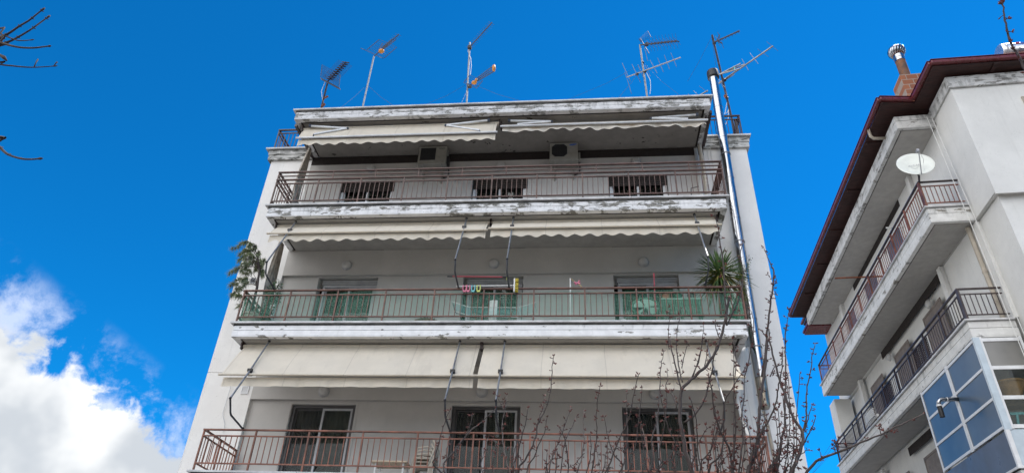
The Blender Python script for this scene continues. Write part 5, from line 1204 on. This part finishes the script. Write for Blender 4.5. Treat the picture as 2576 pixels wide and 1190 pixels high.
for uv, r in (([(1760, 1050), (1850, 870), (1890, 720), (1910, 590)], .011), ([(2000, 920), (1960, 800), (1900, 680), (1870, 560), (1855, 400), (1840, 330)], .010), ([(1830, 1058), (1930, 900), (1945, 700), (1955, 520), (1990, 430), (2060, 320), (2130, 210)], .012), ([(2020, 1058), (2040, 800), (2040, 600), (2030, 400), (2030, 200), (2030, 0)], .012), ([(2070, 1058), (2100, 800), (2090, 600), (2110, 450), (2110, 300), (2140, 200)], .011), ([(1755, 950), (1740, 720), (1720, 600), (1690, 480)], .008), ([(1560, 1058), (1580, 850), (1600, 720)], .010), ([(1700, 1058), (1730, 900), (1780, 760), (1830, 700)], .009), ([(1950, 1058), (1910, 900), (1900, 840)], .009), ([(2290, 1058), (2360, 960), (2400, 800), (2480, 640)], .012), ([(2350, 1058), (2400, 960), (2460, 900), (2530, 850)], .010), ([(2420, 1058), (2500, 940), (2560, 760)], .010)):
    limb(8, uv, r * 1.3, .0035, rnd.uniform(-.6, .6), every=.075)
spur(6, [(2100, 1180), (2105, 1000), (2080, 850)], .006, .003, .2, .2); spur(6, [(2180, 1180), (2230, 1000), (2250, 820), (2220, 740)], .007, .003, .2, .2); spur(6, [(2250, 870), (2260, 700), (2230, 600)], .006, .003, .2, .2)
spur(6, [(2400, 1180), (2440, 1100), (2500, 1070), (2510, 940)], .007, .003, .3, .3)
for k in range(12):
    u = rnd.uniform(1480, 2420); tp_ = rnd.uniform(620, 960); limb(8, [(u, 1080), (u + rnd.uniform(-20, 40), (1080 + tp_) / 2), (u + rnd.uniform(-60, 90), tp_)], .008, .0035, rnd.uniform(-.6, .6), every=.07)
for k in range(14):
    u = rnd.uniform(2000, 2540); tp_ = rnd.uniform(250, 800); limb(8, [(u - 30, 1080), (u + rnd.uniform(-30, 30), (1080 + tp_) / 2), (u + rnd.uniform(-60, 70), tp_)], .010, .0035, rnd.uniform(-.6, .6), every=.065)
wood.build('trunk', M_bark, T2, smooth=True); tag(buds.build('buds', M_bud, T2), None, None, kind='stuff')
# ---- left tree: thin upright shoots
wood = MB(); buds = MB()
base = V((6.9, -5.2, 0)); fork = V((6.85, -5.15, 2.3)); TY = -5.2
T1 = thing('budding_tree', 'bare tree of thin upright budding shoots before the lowest balcony middle', 'tree', base)
wood.tube(bez([base, V((6.95, -5.2, .8)), V((6.86, -5.2, 1.6)), fork]), [.11 - .04 * k / 9 for k in range(10)], 14)
for uv, r in (([(330, 1058), (380, 960), (440, 840), (470, 740), (490, 650), (540, 560), (575, 450), (590, 340), (595, 220), (603, 140)], .013), ([(400, 1050), (450, 930), (490, 830), (530, 740), (550, 620)], .008), ([(290, 1058), (330, 880), (360, 750), (385, 670), (405, 550)], .008), ([(260, 1058), (225, 930), (205, 800), (195, 690), (215, 600), (238, 440)], .011),
              ([(570, 1058), (600, 930), (640, 820), (690, 700), (730, 590), (742, 540)], .008), ([(660, 1058), (700, 800), (760, 680), (785, 610)], .007), ([(790, 1058), (830, 930), (845, 780), (840, 650), (848, 560)], .009), ([(900, 1058), (930, 900), (945, 750), (945, 600), (955, 470), (975, 370)], .009),
              ([(1150, 1058), (1090, 920), (1050, 820), (1030, 740), (1005, 610)], .009), ([(1020, 1050), (1100, 850), (1170, 700), (1210, 600), (1235, 470), (1255, 370), (1275, 280)], .010), ([(1130, 1058), (1180, 900), (1190, 760), (1185, 600), (1180, 420)], .008), ([(1180, 1058), (1240, 900), (1270, 700), (1290, 560), (1300, 390)], .008),
              ([(1360, 1058), (1380, 800), (1420, 650), (1445, 430), (1450, 280), (1460, 180), (1480, 100)], .010), ([(1540, 900), (1510, 720), (1480, 580), (1455, 460)], .008), ([(720, 1058), (712, 900), (690, 780), (650, 690)], .008), ([(860, 1058), (900, 900), (895, 740)], .007), ([(985, 1058), (1015, 930), (1040, 780)], .007),
              ([(1300, 1058), (1320, 900), (1290, 660)], .007), ([(1420, 1058), (1440, 860), (1490, 640), (1495, 400)], .008), ([(540, 1058), (590, 940), (600, 880)], .008), ([(620, 1058), (635, 930), (632, 880)], .008), ([(130, 1058), (150, 900), (130, 780)], .008), ([(40, 1058), (60, 900), (90, 780)], .007)):
    limb(8, uv, r * 1.25, .0035, rnd.uniform(-.5, .5), root=fork, every=.075)
spur(8, [(470, 700), (500, 600), (520, 540), (533, 455)], .006, .003, 0, .1); spur(8, [(212, 560), (180, 500), (150, 432)], .006, .003, 0, 0)
spur(8, [(1185, 900), (1130, 850), (1090, 870)], .005, .003, 0, .1); spur(8, [(850, 900), (800, 960), (760, 1000)], .005, .003, 0, .1)
limb(7, [(2290, 1100), (2232, 1042), (2215, 1010), (2250, 900), (2290, 760), (2320, 660), (2350, 590)], .014, .0035, -.3, root=fork, every=.06)
limb(7, [(2310, 1090), (2380, 940), (2480, 800), (2576, 710), (2640, 660), (2730, 570)], .014, .004, .3, root=fork, every=.14)
spur(7, [(2335, 1010), (2330, 900), (2355, 820)], .005, .003, 0, 0); spur(7, [(2360, 1000), (2420, 960), (2425, 930)], .006, .003, .05, .05, every=.03); spur(7, [(2480, 800), (2520, 720), (2535, 625)], .006, .003, .2, .2)
for k in range(5):
    u = rnd.uniform(100, 1450); tp_ = rnd.uniform(680, 980); limb(8, [(u, 1080), (u + rnd.uniform(-20, 40), (1080 + tp_) / 2), (u + rnd.uniform(-50, 80), tp_)], .008, .0035, rnd.uniform(-.6, .6), root=fork, every=.07)
wood.build('trunk', M_bark, T1, smooth=True); tag(buds.build('buds', M_bud, T1), None, None, kind='stuff')
# ---- tree outside the left edge, its branch ends reach in
TY = -8.0; wood = MB(); buds = MB()
base = V((-2.6, -8.0, 0)); top_ = V((-1.6, -8.0, 5.6))
T3 = thing('bare_tree', 'bare dark tree reaching in from the left edge with thick twig ends', 'tree', base)
wood.tube(bez([base, V((-2.5, -8, 2)), V((-2.2, -8, 4)), top_]), [.15 - .07 * k / 9 for k in range(10)], 12)
def inb(uv, r0, r1, y1=0.0, knobs=True):
    pts = [at(17, u, v, y=TY + y1 * k / max(1, len(uv) - 1)) for k, (u, v) in enumerate(uv)]
    pts = [top_, top_.lerp(pts[0], .5) + V((0, 0, .12))] + pts; pp = bez(pts); n = len(pp)
    wood.tube(pp, [r0 + (r1 - r0) * k / (n - 1) for k in range(n)], 8)
    d = (pp[-1] - pp[-2]).normalized(); wood.tube([pp[-1] - d * .02, pp[-1] + d * .012, pp[-1] + d * .034], [r1, r1 * 1.9, r1 * .6], 8)
    for k in range(int(n * .45), n - 1, 4):
        s = d.orthogonal(); wood.tube([pp[k], pp[k] + s * r1 * 2.6 + d * .012], [r1 * 1.2, r1 * .5], 5); wood.tube([pp[k], pp[k] - s * r1 * 2.2 + d * .012], [r1 * 1.2, r1 * .5], 5)
inb([(-60, 285), (0, 255), (60, 228), (130, 180), (195, 142), (250, 98), (288, 68)], .017, .0065)
inb([(-60, 325), (0, 302), (60, 285), (120, 255), (200, 208), (270, 158), (325, 118)], .017, .0065, .1)
inb([(-60, 260), (0, 287), (60, 308), (140, 324), (225, 327), (290, 320), (330, 315)], .016, .006, -.1)
inb([(-60, 205), (0, 230), (60, 255), (110, 274), (160, 278), (210, 273)], .011, .004)
inb([(-60, 432), (0, 440), (80, 448), (160, 456), (230, 458), (300, 455), (365, 450)], .011, .004, .1)
for uv in ([(230, 458), (242, 430), (257, 403)], [(365, 450), (377, 432), (388, 422)]):
    pts = [at(17, u, v, y=TY + .1) for u, v in uv]; wood.tube(pts, [.006, .005, .007], 6)
pts = [at(17, u, v, y=TY) for u, v in ((-40, 340), (0, 375), (25, 390), (45, 412))]; wood.tube([top_] + pts, [.014, .009, .012, .02, .008], 7)
inb([(-60, 920), (-30, 965), (0, 1000), (40, 1038), (80, 1058), (150, 1077), (215, 1080), (265, 1076)], .016, .0065, 0)
wood.build('trunk', M_barkd, T3, smooth=True)
# ---- tree outside the right edge: one budding shoot crosses the corner
TY = -8.0; wood = MB(); buds = MB()
base = V((12.2, -8.0, 0)); fork = V((12.1, -8.0, 3.6))
T4 = thing('budding_tree', 'budding tree shoot crossing the sky corner over the house roof', 'tree', base)
wood.tube(bez([base, V((12.2, -8, 1.2)), V((12.1, -8, 2.6)), fork]), [.12 - .05 * k / 9 for k in range(10)], 12)
limb(11, [(2100, 700), (2010, 580), (1975, 520), (1930, 440), (1885, 350), (1850, 250), (1832, 160), (1820, 60), (1815, 10)], .02, .006, 0, root=fork, every=.085, bsize=.026)
spur(11, [(1975, 520), (1960, 490), (2010, 470)], .005, .003, 0, 0); spur(11, [(1990, 540), (2060, 420), (2090, 300)], .007, .003, 0, 0)
for u, v in ((1815, 12), (1830, 14), (1800, 32), (1822, 26)): bud(buds, at(11, u, v, y=TY), V((0, 0, 1)), .03, 5)
wood.build('trunk', M_barkd, T4, smooth=True); tag(buds.build('buds', M_bud, T4), None, None, kind='stuff')
